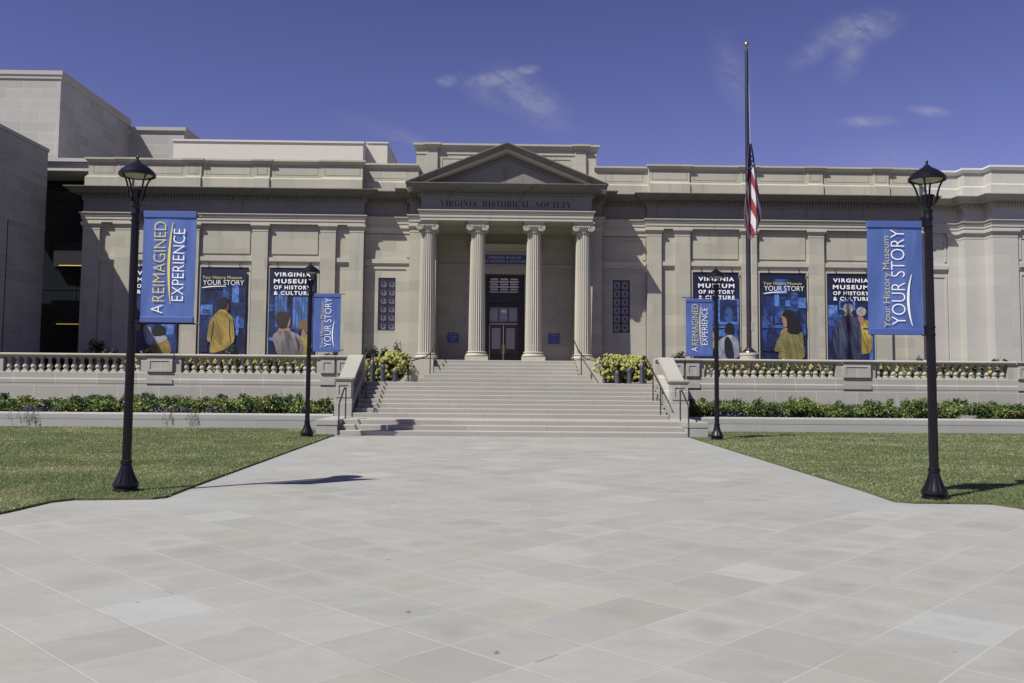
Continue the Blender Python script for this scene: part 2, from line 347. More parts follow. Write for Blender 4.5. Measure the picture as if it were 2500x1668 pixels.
LEAFD = [leafmat('evergreen_leaf', (0.022, 0.036, 0.018)), leafmat('evergreen_leaf_dark', (0.012, 0.022, 0.012)), leafmat('evergreen_leaf_light', (0.040, 0.058, 0.026))]
LEAFH = [leafmat('hydrangea_leaf', (0.050, 0.072, 0.022)), leafmat('hydrangea_leaf_dark', (0.026, 0.040, 0.014)), leafmat('hydrangea_leaf_brown', (0.10, 0.075, 0.035))]
HYD = [leafmat('hydrangea_bloom', (0.34, 0.325, 0.10), 0.1, 0.8), leafmat('hydrangea_bloom_green', (0.24, 0.26, 0.07), 0.1, 0.8), leafmat('hydrangea_bloom_brown', (0.27, 0.175, 0.09), 0.1, 0.8)]
GRASS = [leafmat('grass_green', (0.145, 0.182, 0.085)), leafmat('grass_straw', (0.285, 0.285, 0.165)), leafmat('grass_dark', (0.095, 0.135, 0.058))]
PURP = plain('violet_petal', (0.13, 0.075, 0.42), 0.7); PINK = plain('pink_petal', (0.55, 0.36, 0.30), 0.7); STEM = plain('woody_stem', (0.06, 0.045, 0.03), 0.9)

# ------------------------------------------------------------------ mesh helpers
def root_loc(o):
    v = Vector((0, 0, 0))
    while o is not None:
        v += o.location; o = o.parent
    return v
class MB:
    def __init__(s): s.v, s.f, s.m = [], [], []
    def add(s, verts, faces, m=0):
        k = len(s.v); s.v += [tuple(v) for v in verts]; s.f += [tuple(i + k for i in f) for f in faces]; s.m += [m] * len(faces); return s
    def box(s, x0, x1, y0, y1, z0, z1, m=0):
        return s.add([(x0, y0, z0), (x1, y0, z0), (x1, y1, z0), (x0, y1, z0), (x0, y0, z1), (x1, y0, z1), (x1, y1, z1), (x0, y1, z1)],
                     [(0, 3, 2, 1), (4, 5, 6, 7), (0, 1, 5, 4), (1, 2, 6, 5), (2, 3, 7, 6), (3, 0, 4, 7)], m)
    def prism_y(s, pts, y0, y1, m=0):            # polygon of (x,z), pushed from y0 to y1
        n = len(pts)
        return s.add([(x, y0, z) for x, z in pts] + [(x, y1, z) for x, z in pts],
                     [tuple(range(n)), tuple(range(2 * n - 1, n - 1, -1))] + [(i, i + n, (i + 1) % n + n, (i + 1) % n) for i in range(n)], m)
    def prism_x(s, pts, x0, x1, m=0):            # polygon of (y,z)
        n = len(pts)
        return s.add([(x0, y, z) for y, z in pts] + [(x1, y, z) for y, z in pts],
                     [tuple(range(n)), tuple(range(2 * n - 1, n - 1, -1))] + [(i, i + n, (i + 1) % n + n, (i + 1) % n) for i in range(n)], m)
    def prism_z(s, pts, z0, z1, m=0):
        n = len(pts)
        return s.add([(x, y, z0) for x, y in pts] + [(x, y, z1) for x, y in pts],
                     [tuple(range(n)), tuple(range(2 * n - 1, n - 1, -1))] + [(i, i + n, (i + 1) % n + n, (i + 1) % n) for i in range(n)], m)
    def sweep(s, plan, prof, m=0, closed=False):  # prof: closed loop of (out, z); plan runs with the outside on its right
        n, k = len(plan), len(prof); P = [Vector(p) for p in plan]; V = []
        for i in range(n):
            d1 = (P[i] - P[i - 1]).normalized() if (i > 0 or closed) else None
            d2 = (P[(i + 1) % n] - P[i]).normalized() if (i < n - 1 or closed) else None
            d1 = d1 or d2; d2 = d2 or d1
            n1, n2 = Vector((d1.y, -d1.x)), Vector((d2.y, -d2.x))
            mt = (n1 + n2) / (1 + n1.dot(n2))
            V += [(P[i].x + mt.x * o, P[i].y + mt.y * o, z) for o, z in prof]
        Fs = []
        for i in range(n if closed else n - 1):
            a, b = i * k, ((i + 1) % n) * k
            Fs += [(a + j, b + j, b + (j + 1) % k, a + (j + 1) % k) for j in range(k)]
        if not closed: Fs += [tuple(range(k)), tuple(range(n * k - 1, (n - 1) * k - 1, -1))]
        return s.add(V, Fs, m)
    def lathe(s, prof, cx, cy, n=20, m=0, flute=None):
        V = []
        for r, z in prof:
            for i in range(n):
                a = 2 * math.pi * i / n; q = r * (flute(i) if flute else 1)
                V.append((cx + q * math.cos(a), cy + q * math.sin(a), z))
        k = len(prof)
        Fs = [(j * n + i, j * n + (i + 1) % n, (j + 1) * n + (i + 1) % n, (j + 1) * n + i) for j in range(k - 1) for i in range(n)]
        Fs += [tuple(range(n - 1, -1, -1)), tuple(range((k - 1) * n, k * n))]
        return s.add(V, Fs, m)
    def tube(s, pts, r, n=8, m=0, cap=True):
        P = [Vector(p) for p in pts]; V = []; prev = None
        for i, p in enumerate(P):
            d = ((P[i + 1] - p).normalized() if i < len(P) - 1 else Vector((0, 0, 0))) + ((p - P[i - 1]).normalized() if i else Vector((0, 0, 0)))
            d.normalize()
            ref = Vector((0, 0, 1)) if abs(d.z) < 0.95 else Vector((1, 0, 0))
            a = d.cross(ref).normalized() if prev is None else (prev - d * prev.dot(d)).normalized()
            b = d.cross(a); prev = a; rr = r[i] if isinstance(r, (list, tuple)) else r
            V += [tuple(p + a * (rr * math.cos(2 * math.pi * j / n)) + b * (rr * math.sin(2 * math.pi * j / n))) for j in range(n)]
        k = len(P)
        Fs = [(j * n + i, j * n + (i + 1) % n, (j + 1) * n + (i + 1) % n, (j + 1) * n + i) for j in range(k - 1) for i in range(n)]
        if cap: Fs += [tuple(range(n - 1, -1, -1)), tuple(range((k - 1) * n, k * n))]
        return s.add(V, Fs, m)
    def build(s, name, mat, parent=None, smooth=None, bevel=0.0):
        me = bpy.data.meshes.new(name); L = root_loc(parent) if parent else Vector((0, 0, 0))
        me.from_pydata([(x - L.x, y - L.y, z - L.z) for x, y, z in s.v], [], s.f)
        for q in (mat if isinstance(mat, (list, tuple)) else [mat]): me.materials.append(q)
        if isinstance(mat, (list, tuple)): me.polygons.foreach_set('material_index', s.m)
        bm = bmesh.new(); bm.from_mesh(me); bmesh.ops.recalc_face_normals(bm, faces=bm.faces)
        if bevel:
            ed = [e for e in bm.edges if len(e.link_faces) == 2 and e.calc_face_angle(0) > 0.6]
            bmesh.ops.bevel(bm, geom=ed, offset=bevel, segments=1, profile=0.5, affect='EDGES', clamp_overlap=True)
        bm.to_mesh(me); bm.free()
        if smooth is not None:
            me.shade_smooth(); me.set_sharp_from_angle(angle=smooth)
        me.update()
        o = bpy.data.objects.new(name, me); COL.objects.link(o)
        if parent: o.parent = parent
        return o
def np_mesh(name, V, Fc, mats, mi, parent=None):
    """many small faces at once; Fc is (n,k)"""
    L = root_loc(parent) if parent else Vector((0, 0, 0))
    V = np.asarray(V, np.float32) - np.array(L, np.float32); Fc = np.asarray(Fc, np.int32); k = Fc.shape[1]
    me = bpy.data.meshes.new(name); me.vertices.add(len(V)); me.vertices.foreach_set('co', V.ravel())
    me.loops.add(Fc.size); me.loops.foreach_set('vertex_index', Fc.ravel())
    me.polygons.add(len(Fc)); me.polygons.foreach_set('loop_start', np.arange(0, Fc.size, k, dtype=np.int32))
    for q in mats: me.materials.append(q)
    me.polygons.foreach_set('material_index', np.asarray(mi, np.int32)); me.update(calc_edges=True); me.validate()
    o = bpy.data.objects.new(name, me); COL.objects.link(o)
    if parent: o.parent = parent
    return o
def tag(o, label=None, cat=None, group=None, kind=None):
    if label: o['label'] = label
    if cat: o['category'] = cat
    if group: o['group'] = group
    if kind: o['kind'] = kind
    return o
def thing(name, label, cat, loc, group=None, rz=0.0):
    o = bpy.data.objects.new(name, None); COL.objects.link(o); o.location = loc; o.rotation_euler = (0, 0, rz); o.empty_display_size = 0.3
    return tag(o, label, cat, group)
def copy_tree(o, parent=None):
    c = o.copy(); COL.objects.link(c)
    if parent: c.parent = parent
    for ch in list(o.children): copy_tree(ch, c)
    return c

def text_verts(s, offset=0.0, spacing=1.0):
    cu = bpy.data.curves.new('t', 'FONT'); cu.body = s; cu.size = 1.0; cu.offset = offset; cu.space_character = spacing; cu.resolution_u = 4; cu.fill_mode = 'FRONT'
    ob = bpy.data.objects.new('t', cu); COL.objects.link(ob)
    dg = bpy.context.evaluated_depsgraph_get(); me = bpy.data.meshes.new_from_object(ob.evaluated_get(dg))
    V = [tuple(v.co) for v in me.vertices]; Fs = [tuple(p.vertices) for p in me.polygons]
    bpy.data.objects.remove(ob); bpy.data.curves.remove(cu); bpy.data.meshes.remove(me)
    return V, Fs
def text_fit(mb, s, x0, x1, z0, z1, y, offset=0.0, spacing=1.0, m=0, rot=False, slant=0.0):
    """lettering laid into the box x0..x1, z0..z1 on the plane y; rot: reading upwards; lines with descenders keep the cap height"""
    V, Fs = text_verts(s, offset, spacing)
    xs = [v[0] for v in V]; lo, hi = min(xs), max(xs)
    ys = [v[1] for v in V]; zl, zh = (0.0, max(ys)); 
    out = []
    for vx, vy, _ in V:
        a, b = (vx - lo) / (hi - lo), (vy - zl) / (zh - zl)
        if rot: out.append((x1 - b * (x1 - x0), y, z0 + a * (z1 - z0)))
        else: out.append((x0 + a * (x1 - x0), y, z0 + b * (z1 - z0)))
    mb.add(out, Fs, m)
def smooth_poly(pts, n=5):
    """closed Catmull-Rom outline"""
    out = []; k = len(pts)
    for i in range(k):
        p0, p1, p2, p3 = (pts[(i + j) % k] for j in (-1, 0, 1, 2))
        for q in range(n):
            t = q / n
            out.append(tuple(0.5 * (2 * p1[d] + (p2[d] - p0[d]) * t + (2 * p0[d] - 5 * p1[d] + 4 * p2[d] - p3[d]) * t * t + (3 * p1[d] - p0[d] - 3 * p2[d] + p3[d]) * t ** 3) for d in (0, 1)))
    return out
def ellipse(cx, cy, rx, ry, n=18): return [(cx + rx * math.cos(2 * math.pi * i / n), cy + ry * math.sin(2 * math.pi * i / n)) for i in range(n)]

# ------------------------------------------------------------------ ground, plaza, lawns
def sheet(name, pts, z, mat):
    mb = MB(); n = len(pts); mb.add([(x, y, z) for x, y in pts], [tuple(range(n))])
    return tag(mb.build(name, mat), kind='structure')
sheet('ground', [(-900, -900), (900, -900), (900, 900), (-900, 900)], -0.06, GROUND)
sheet('plaza', [(-11, -7), (11, -7), (11, 27.6), (-11, 27.6)], 0.0, PAVE)  # ends short out of view so less light bounces onto the facade
LAWN_L = [(-4.80, 24.9), (-4.76, 13.2), (-4.73, 11.95), (-4.85, 11.82), (-5.40, 11.74), (-5.80, 11.70), (-5.98, 11.45), (-6.06, 10.6), (-6.35, 9.2), (-7.2, 7.2), (-8.5, 4.5), (-8.9, 2.0), (-8.4, -2.0), (-6.5, -6.5), (-40, -6.5), (-40, 27.58), (-5.35, 27.58), (-5.35, 24.95)]  # unseen run beside and behind the camera added to cut bounce light
LAWN_R = [(5.00, 24.9), (4.95, 13.2), (4.90, 12.0), (5.10, 11.84), (5.60, 11.83), (6.10, 11.80), (6.24, 11.5), (6.30, 10.9), (6.6, 9.2), (7.4, 7.2), (8.6, 4.5), (9.0, 2.0), (8.5, -2.0), (6.5, -6.5), (40, -6.5), (40, 27.58), (5.55, 27.58), (5.55, 24.95)]  # out of view this side is extended too, to dim the bounce
for nm, pts in (('lawn', LAWN_L), ('lawn', LAWN_R)):
    mb = MB(); mb.prism_z(pts, 0.004, 0.030); tag(mb.build(nm, TURF), kind='structure')

def inside(poly, x, y):
    c = np.zeros(len(x), bool); n = len(poly)
    for i in range(n):
        (x1, y1), (x2, y2) = poly[i], poly[(i + 1) % n]
        with np.errstate(divide='ignore', invalid='ignore'):
            c ^= ((y1 > y) != (y2 > y)) & (x < (x2 - x1) * (y - y1) / (y2 - y1 + 1e-12) + x1)
    return c
def vnoise(x, y, s, seed):
    """smooth value noise on a lattice"""
    g = np.random.default_rng(seed).random((128, 128)); u, v = x * s + 40, y * s + 40
    i, j = np.floor(u).astype(int), np.floor(v).astype(int); a, b = u - i, v - j; a, b = a * a * (3 - 2 * a), b * b * (3 - 2 * b)
    q = lambda di, dj: g[(i + di) % 128, (j + dj) % 128]
    return (q(0, 0) * (1 - a) + q(1, 0) * a) * (1 - b) + (q(0, 1) * (1 - a) + q(1, 1) * a) * b
def grass(poly, seed, dry_side):
    r = np.random.default_rng(seed); out = []
    for y0, y1, dens, sc in ((9.0, 13.5, 2200, .9), (13.5, 18, 1300, 1.1), (18, 28, 700, 1.4)):
        x0, x1 = (-16.5, -4.6) if poly[0][0] < 0 else (4.8, 17)
        n = int((x1 - x0) * (y1 - y0) * dens)
        x, y = r.uniform(x0, x1, n), r.uniform(y0, y1, n); k = inside(poly, x + r.normal(0, .025, n), y + r.normal(0, .025, n)) & (np.abs(x) < 0.62 * y + 1.0)
        out.append(np.c_[x[k], y[k], np.full(k.sum(), sc)])
    P = np.concatenate(out); n = len(P); x, y, sc = P.T
    a = r.uniform(0, 2 * np.pi, n); h = r.uniform(0.014, 0.038, n) * (0.8 + 0.2 * sc); w = r.uniform(0.004, 0.008, n) * sc
    lx, ly = r.normal(0, 0.022, n), r.normal(0, 0.022, n)
    V = np.empty((n, 3, 3), np.float32)
    V[:, 0] = np.c_[x - w * np.cos(a), y - w * np.sin(a), np.full(n, 0.024)]
    V[:, 1] = np.c_[x + w * np.cos(a), y + w * np.sin(a), np.full(n, 0.024)]
    V[:, 2] = np.c_[x + lx, y + ly, 0.024 + h]
    d = 0.55 * vnoise(x, y * 1.6, 0.5, seed + 1) + 0.45 * vnoise(x, y, 1.9, seed + 2)
    dry = np.clip((d - 0.50) * 3.2 + 0.20, 0.04, 0.85)
    if dry_side: dry = np.clip(dry * 0.65 + 0.7 * np.exp(-np.abs(x - 4.95) / 0.7) * (0.4 + 0.6 * vnoise(x, y, 0.6, 5)), 0.04, 0.85)
    u = r.random(n); mi = np.where(u < dry, 1, np.where(u < dry + 0.35 * (1.2 - dry), 2, 0))
    o = np_mesh('grass', V.reshape(-1, 3), np.arange(3 * n).reshape(-1, 3), GRASS, mi)
    return tag(o, 'short mown lawn grass with dry straw patches on the right' if dry_side else 'short mown lawn grass with straw tinted streaks on the left', 'grass', kind='stuff')
grass(LAWN_L, 3, False); grass(LAWN_R, 8, True)

# ------------------------------------------------------------------ the museum
MUS = thing('museum_building', 'long beige limestone museum with four columned portico and triangular pediment', 'museum', (0, 37, 0))
ZF, ZA, ZC = 8.31, 7.90, 9.31           # architrave top, architrave bottom, cornice top
FRONT = [(-17.46, 46), (-17.46, 37), (-5.90, 37), (-5.90, 37.35), (-3.97, 37.35), (-3.97, 36.75), (-3.42, 36.75), (-3.42, 35.57),
         (3.42, 35.57), (3.42, 36.75), (3.97, 36.75), (3.97, 37.35), (5.90, 37.35), (5.90, 37), (17.46, 37), (17.46, 37.35)]
PAVIL = [(17.47, 37.35), (19.2, 37.35), (19.2, 36.85), (20.05, 36.85), (20.05, 36.25), (30, 36.25), (30, 46)]
ARCH = [(-0.4, ZA), (0.03, ZA), (0.03, 8.02), (0.055, 8.025), (0.055, 8.15), (0.08, 8.155), (0.08, 8.22), (0.135, 8.275), (0.135, ZF), (-0.4, ZF)]
FRZ = [(-0.4, ZF), (0.0, ZF), (0.0, 8.80), (0.05, 8.83), (0.05, 8.86), (-0.4, 8.86)]
BED = [(-0.4, 8.86), (0.05, 8.86), (0.05, 9.01), (0.17, 9.035), (0.17, 9.055), (-0.4, 9.055)]
COR = [(-0.4, 9.055), (0.30, 9.055), (0.40, 9.085), (0.40, 9.13), (0.44, 9.15), (0.58, 9.265), (0.60, 9.28), (0.60, ZC), (-0.4, ZC + 0.03)]
def dentils(mb, plan, z0=8.89, z1=9.005, out0=0.05, out1=0.145, step=0.125, w=0.072):
    for (ax, ay), (bx, by) in zip(plan, plan[1:]):
        L = math.hypot(bx - ax, by - ay)
        if L < 0.3: continue
        dx, dy = (bx - ax) / L, (by - ay) / L; nx, ny = dy, -dx
        n = max(1, int(L / step))
        for i in range(n):
            s = (i + 0.5) * L / n
            q = [(ax + dx * (s + e * w / 2) + nx * o, ay + dy * (s + e * w / 2) + ny * o) for e, o in ((-1, out1), (1, out1), (1, out0 - 0.02), (-1, out0 - 0.02))]
            mb.prism_z(q, z0, z1)
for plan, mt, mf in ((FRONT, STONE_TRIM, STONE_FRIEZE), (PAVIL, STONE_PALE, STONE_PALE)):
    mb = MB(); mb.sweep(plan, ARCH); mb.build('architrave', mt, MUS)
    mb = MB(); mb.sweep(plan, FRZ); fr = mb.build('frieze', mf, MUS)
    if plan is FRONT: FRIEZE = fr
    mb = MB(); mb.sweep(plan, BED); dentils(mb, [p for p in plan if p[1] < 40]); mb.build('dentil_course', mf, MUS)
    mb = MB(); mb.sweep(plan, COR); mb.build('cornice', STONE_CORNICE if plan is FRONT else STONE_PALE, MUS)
SER = ''.join(chr(0x1D400 + ord(c) - 65) if c.isalpha() else c for c in 'VIRGINIA')
def serif(s): return ''.join(chr(0x1D400 + ord(c) - 65) if c.isalpha() else c for c in s)
for s, a, b in (('VIRGINIA', -2.66, -1.20), ('HISTORICAL', -0.98, 0.94), ('SOCIETY', 1.18, 2.60)):
    mb = MB(); text_fit(mb, serif(s), a, b, 8.455, 8.70, 35.565, -0.012, 1.12); mb.build('lettering', INK, FRIEZE)

# wing walls, pilasters and bays
def wall_strip(mb, x0, x1, y0, y1, z0, z1, holes):
    """wall with rectangular openings (x0,x1,z0,z1), built of butted blocks"""
    xs = x0
    for a, b, c, d in sorted(holes):
        mb.box(xs, a, y0, y1, z0, z1); mb.box(a, b, y0, y1, z0, c) if c > z0 else None; mb.box(a, b, y0, y1, d, z1); xs = b
    mb.box(xs, x1, y0, y1, z0, z1)
for x0, x1 in ((-17.43, -5.93), (5.93, 17.43)):
    mb = MB(); mb.box(x0, x1, 37.15, 46, 1.30, 9.40); mb.build('wall', STONE, MUS)
PIL = [(5.90, 6.49), (7.06, 7.69), (9.85, 10.49), (12.68, 13.32), (15.49, 16.12), (16.76, 17.45)]
BAYS = [(7.69, 9.85), (10.49, 12.68), (13.32, 15.49)]
for s in (-1, 1):
    for a, b in PIL:
        x0, x1 = sorted((s * a, s * b))
        pm = MB(); pm.box(x0, x1, 37.0, 37.149, 1.4, 7.60)
        p = pm.build('pilaster', STONE, MUS)
        cm = MB(); cm.sweep([(x0, 37.149), (x0, 37.0), (x1, 37.0), (x1, 37.149)], [(-0.1, 7.60), (0.012, 7.60), (0.012, 7.64), (-0.002, 7.645), (-0.002, 7.70), (0.03, 7.73), (0.085, 7.83), (0.085, 7.895), (-0.1, 7.895)]); cm.build('capital', STONE_TRIM, p)
    for a, b in ((6.49, 7.06), (16.12, 16.76)):
        x0, x1 = sorted((s * a, s * b)); mb = MB()
        mb.prism_x([(37.149, 6.24), (37.11, 6.25), (37.10, 6.31), (37.05, 6.36), (37.05, 6.53), (37.149, 6.54)], x0 + .003, x1 - .003); mb.build('string_course', STONE_TRIM, MUS)
    for a, b in BAYS:
        x0, x1 = sorted((s * a, s * b)); mb = MB(); x0 += 0.003; x1 -= 0.003
        mb.prism_x([(37.149, 6.24), (37.11, 6.25), (37.10, 6.31), (37.05, 6.36), (37.05, 6.53), (37.149, 6.54)], x0, x1); mb.build('string_course', STONE_TRIM, MUS)
        mb = MB(); mb.box(x0 + .12, x1 - .12, 37.115, 37.149, 6.67, 7.76); mb.build('wall_panel', STONE, MUS)
        mb = MB(); mb.box(x0 + .03, x0 + .11, 37.06, 37.149, 1.4, 6.18); mb.box(x1 - .11, x1 - .03, 37.06, 37.149, 1.4, 6.18); mb.box(x0 + .11, x1 - .11, 37.06, 37.149, 6.09, 6.18); mb.build('window_surround', STONE_TRIM, MUS)
# link walls beside the portico, each with a grilled window
for s in (-1, 1):
    x0, x1 = sorted((s * 3.97, s * 5.93)); wx0, wx1 = (-5.31, -4.59) if s < 0 else (4.50, 5.22)
    mb = MB(); wall_strip(mb, x0, x1, 37.37, 38.4, 1.35, 7.60, [(wx0, wx1, 3.55, 5.76)]); mb.build('wall', STONE, MUS)
    mb = MB(); mb.box(x0, x1, 37.6, 38.4, 7.60, 8.3)
    mb.prism_x([(37.6, 7.60), (37.33, 7.62), (37.33, 7.72), (37.27, 7.83), (37.27, 7.895), (37.6, 7.895)], x0, x1); mb.build('capital_course', STONE_TRIM, MUS)
    a0, a1 = x0 + 0.05, x1 - 0.05
    mb = MB(); mb.prism_x([(37.369, 6.24), (37.33, 6.25), (37.32, 6.31), (37.27, 6.36), (37.27, 6.53), (37.369, 6.54)], a0, a1); mb.build('string_course', STONE_TRIM, MUS)
    mb = MB()
    for z0, z1 in ((1.5, 6.12), (6.62, 7.45)):      # raised margin round the sunk panel
        mb.box(a0, a0 + .13, 37.335, 37.369, z0, z1 + .1); mb.box(a1 - .13, a1, 37.335, 37.369, z0, z1 + .1); mb.box(a0 + .13, a1 - .13, 37.335, 37.369, z1, z1 + .1)
    mb.build('panel_margin', STONE, MUS)
    wm = MB(); wm.box(wx0, wx1, 37.46, 37.50, 3.55, 5.76)
    w = wm.build('window', GLASSW, MUS)
    fm = MB(); t = 0.05; zc0, zc1 = 3.55, 5.76
    fm.box(wx0, wx0 + t, 37.39, 37.459, zc0, zc1); fm.box(wx1 - t, wx1, 37.39, 37.459, zc0, zc1); fm.box(wx0 + t, wx1 - t, 37.39, 37.459, zc0, zc0 + t); fm.box(wx0 + t, wx1 - t, 37.39, 37.459, zc1 - t, zc1)
    fm.build('frame', IRON, w)
    gm = MB(); xm = (wx0 + wx1) / 2; gm.box(xm - .03, xm + .03, 37.395, 37.455, zc0 + t, zc1 - t); H = (zc1 - zc0 - 2 * t) / 6
    for i in range(6):
        z0 = zc0 + t + i * H
        if i: gm.box(wx0 + t, xm - .03, 37.40, 37.455, z0 - .018, z0 + .018); gm.box(xm + .03, wx1 - t, 37.40, 37.455, z0 - .018, z0 + .018)
        for ca, cb in ((wx0 + t, xm - .03), (xm + .03, wx1 - t)):
            mx, mz = (ca + cb) / 2, z0 + H / 2
            for px, pz in ((ca, z0), (cb, z0), (ca, z0 + H), (cb, z0 + H), (mx, z0), (mx, z0 + H), (ca, mz), (cb, mz)):
                gm.tube([(mx, 37.43, mz), (px, 37.43, pz)], 0.0075, 4)
    gm.build('grille', IRON, w)
# porch: side piers, back wall, ceiling
for s in (-1, 1):
    x0, x1 = sorted((s * 2.88, s * 3.97)); mb = MB(); mb.box(x0, x1, 36.77, 38.60, 2.31, 7.60); mb.build('pier', STONE, MUS)
    mb = MB(); mb.sweep([(x0, 38.6), (x0, 36.77), (x1, 36.77), (x1, 38.6)], [(-.2, 7.60), (.012, 7.60), (.012, 7.66), (0, 7.665), (0, 7.72), (.04, 7.75), (.08, 7.84), (.08, 7.895), (-.2, 7.895)]); mb.build('pier_capital', STONE_TRIM, MUS)
mb = MB(); wall_strip(mb, -3.9, 3.9, 38.601, 39.4, 2.31, 7.90, [(-0.88, 0.84, 2.31, 6.10)]); mb.build('porch_wall', STONE, MUS)
mb = MB(); mb.prism_x([(38.60, 6.40), (38.55, 6.42), (38.55, 6.52), (38.60, 6.54)], -2.87, -1.15); mb.prism_x([(38.60, 6.40), (38.55, 6.42), (38.55, 6.52), (38.60, 6.54)], 1.15, 2.87); mb.build('string_course', STONE_TRIM, MUS)
mb = MB(); mb.box(-3.40, 3.40, 35.98, 39.4, 7.91, 8.3); mb.box(-2.87, 2.87, 36.9, 38.55, 7.80, 7.909)
mb.build('porch_ceiling', STONE, MUS)
# door surround
SUR = MB(); SUR.box(-1.10, -0.881, 38.50, 38.60, 2.31, 6.40); SUR.box(0.841, 1.06, 38.50, 38.60, 2.31, 6.40); SUR.box(-.881, .841, 38.50, 38.60, 6.12, 6.40)
SUR.box(-1.08, 1.04, 38.53, 38.60, 6.40, 6.93)
for i in range(-9, 10): SUR.box(-.02 + i * .105 - .03, -.02 + i * .105 + .03, 38.43, 38.53, 6.97, 7.06)
for xx in (-.45, -.02, .41): SUR.box(xx - .06, xx + .06, 38.465, 38.50, 6.2, 6.3)
SUR.box(-1.10, 1.06, 38.46, 38.60, 6.93, 7.08)
SUR.prism_x([(38.60, 7.08), (38.40, 7.09), (38.34, 7.16), (38.34, 7.22), (38.25, 7.34), (38.25, 7.38), (38.60, 7.38)], -1.55, 1.51)
sur = SUR.build('door_surround', STONE_TRIM, MUS)
# doorway: frame, lattice transom, three light transom, two leaves
dm = MB(); dm.box(-.88, -.70, 38.66, 38.95, 2.31, 6.10); dm.box(.60, .84, 38.66, 38.95, 2.31, 6.10); dm.box(-.70, .60, 38.66, 38.95, 5.99, 6.10); dm.box(-.70, .60, 38.66, 38.95, 4.86, 5.28)
dm.box(-.70, .60, 38.80, 38.95, 4.62, 4.86); dm.box(-.70, .60, 38.76, 38.95, 3.90, 4.05); dm.box(-.70, -.66, 38.70, 38.95, 2.31, 4.86); dm.box(.55, .60, 38.70, 38.95, 2.31, 4.86)
dm.box(-.28, -.24, 38.78, 38.95, 4.05, 4.62); dm.box(.13, .17, 38.78, 38.95, 4.05, 4.62)
door = dm.build('doorway', DOORF, MUS)
mb = MB(); mb.box(-.66, .55, 38.84, 38.86, 4.05, 4.62); mb.build('transom_glass', PANE, door)
mb = MB(); mb.box(-.66, .55, 38.73, 38.75, 3.915, 4.0); mb.build('rail_strip', plain('pale_metal', (.25, .25, .28), .4, .5), door)
mb = MB(); mb.box(-.66, .55, 38.74, 38.78, 4.625, 4.665); mb.build('rail_strip', MATS['pale_metal'], door)
mb = MB(); mb.box(-.16, .06, 38.82, 38.835, 4.46, 4.58); mb.build('notice_plate', WHITE, door)
mb = MB(); mb.box(-.70, .60, 38.80, 38.84, 5.28, 5.99); lat = mb.build('lattice_screen', DOORF, door)
mb = MB()
for p in range(3):
    bx = -.68 + p * .435
    for r in range(6):
        for q in range(6 - (r % 2)):
            cx, cz = bx + .035 + q * .068 + (.034 if r % 2 else 0), 5.315 + r * .112
            mb.prism_y([(cx + .033 * math.cos(a), cz + .078 * math.sin(a)) for a in [i * math.pi / 6 for i in range(7)]], 38.785, 38.799)
mb.build('scale_openings', LATLIGHT, lat)
for x0, x1, hx in ((-.655, -.060, -.105), (-.052, .545, -.005)):
    g0, g1 = ((-.56, -.18) if x0 < -.3 else (.06, .44))
    lm = MB(); wall_strip(lm, x0, x1, 38.74, 38.80, 2.32, 3.895, [(g0, g1, 2.87, 3.78)]); lf = lm.build('door_leaf', DOORW, door)
    mb = MB(); mb.box(g0, g1, 38.765, 38.775, 2.87, 3.78); mb.build('pane', PANE, lf)
    mb = MB(); mb.tube([(hx, 38.74, 3.02), (hx, 38.69, 3.02), (hx, 38.69, 2.74), (hx, 38.74, 2.74)], .016, 6); mb.box(hx - .028, hx + .028, 38.728, 38.739, 2.68, 3.05); mb.build('handle', BRASS, lf)
    mb = MB(); mb.box(g0 - .02, g1 + .02, 38.730, 38.739, 2.44, 2.66); mb.build('kick_panel', plain('door_panel', (.04, .03, .02), .45, .3), lf)
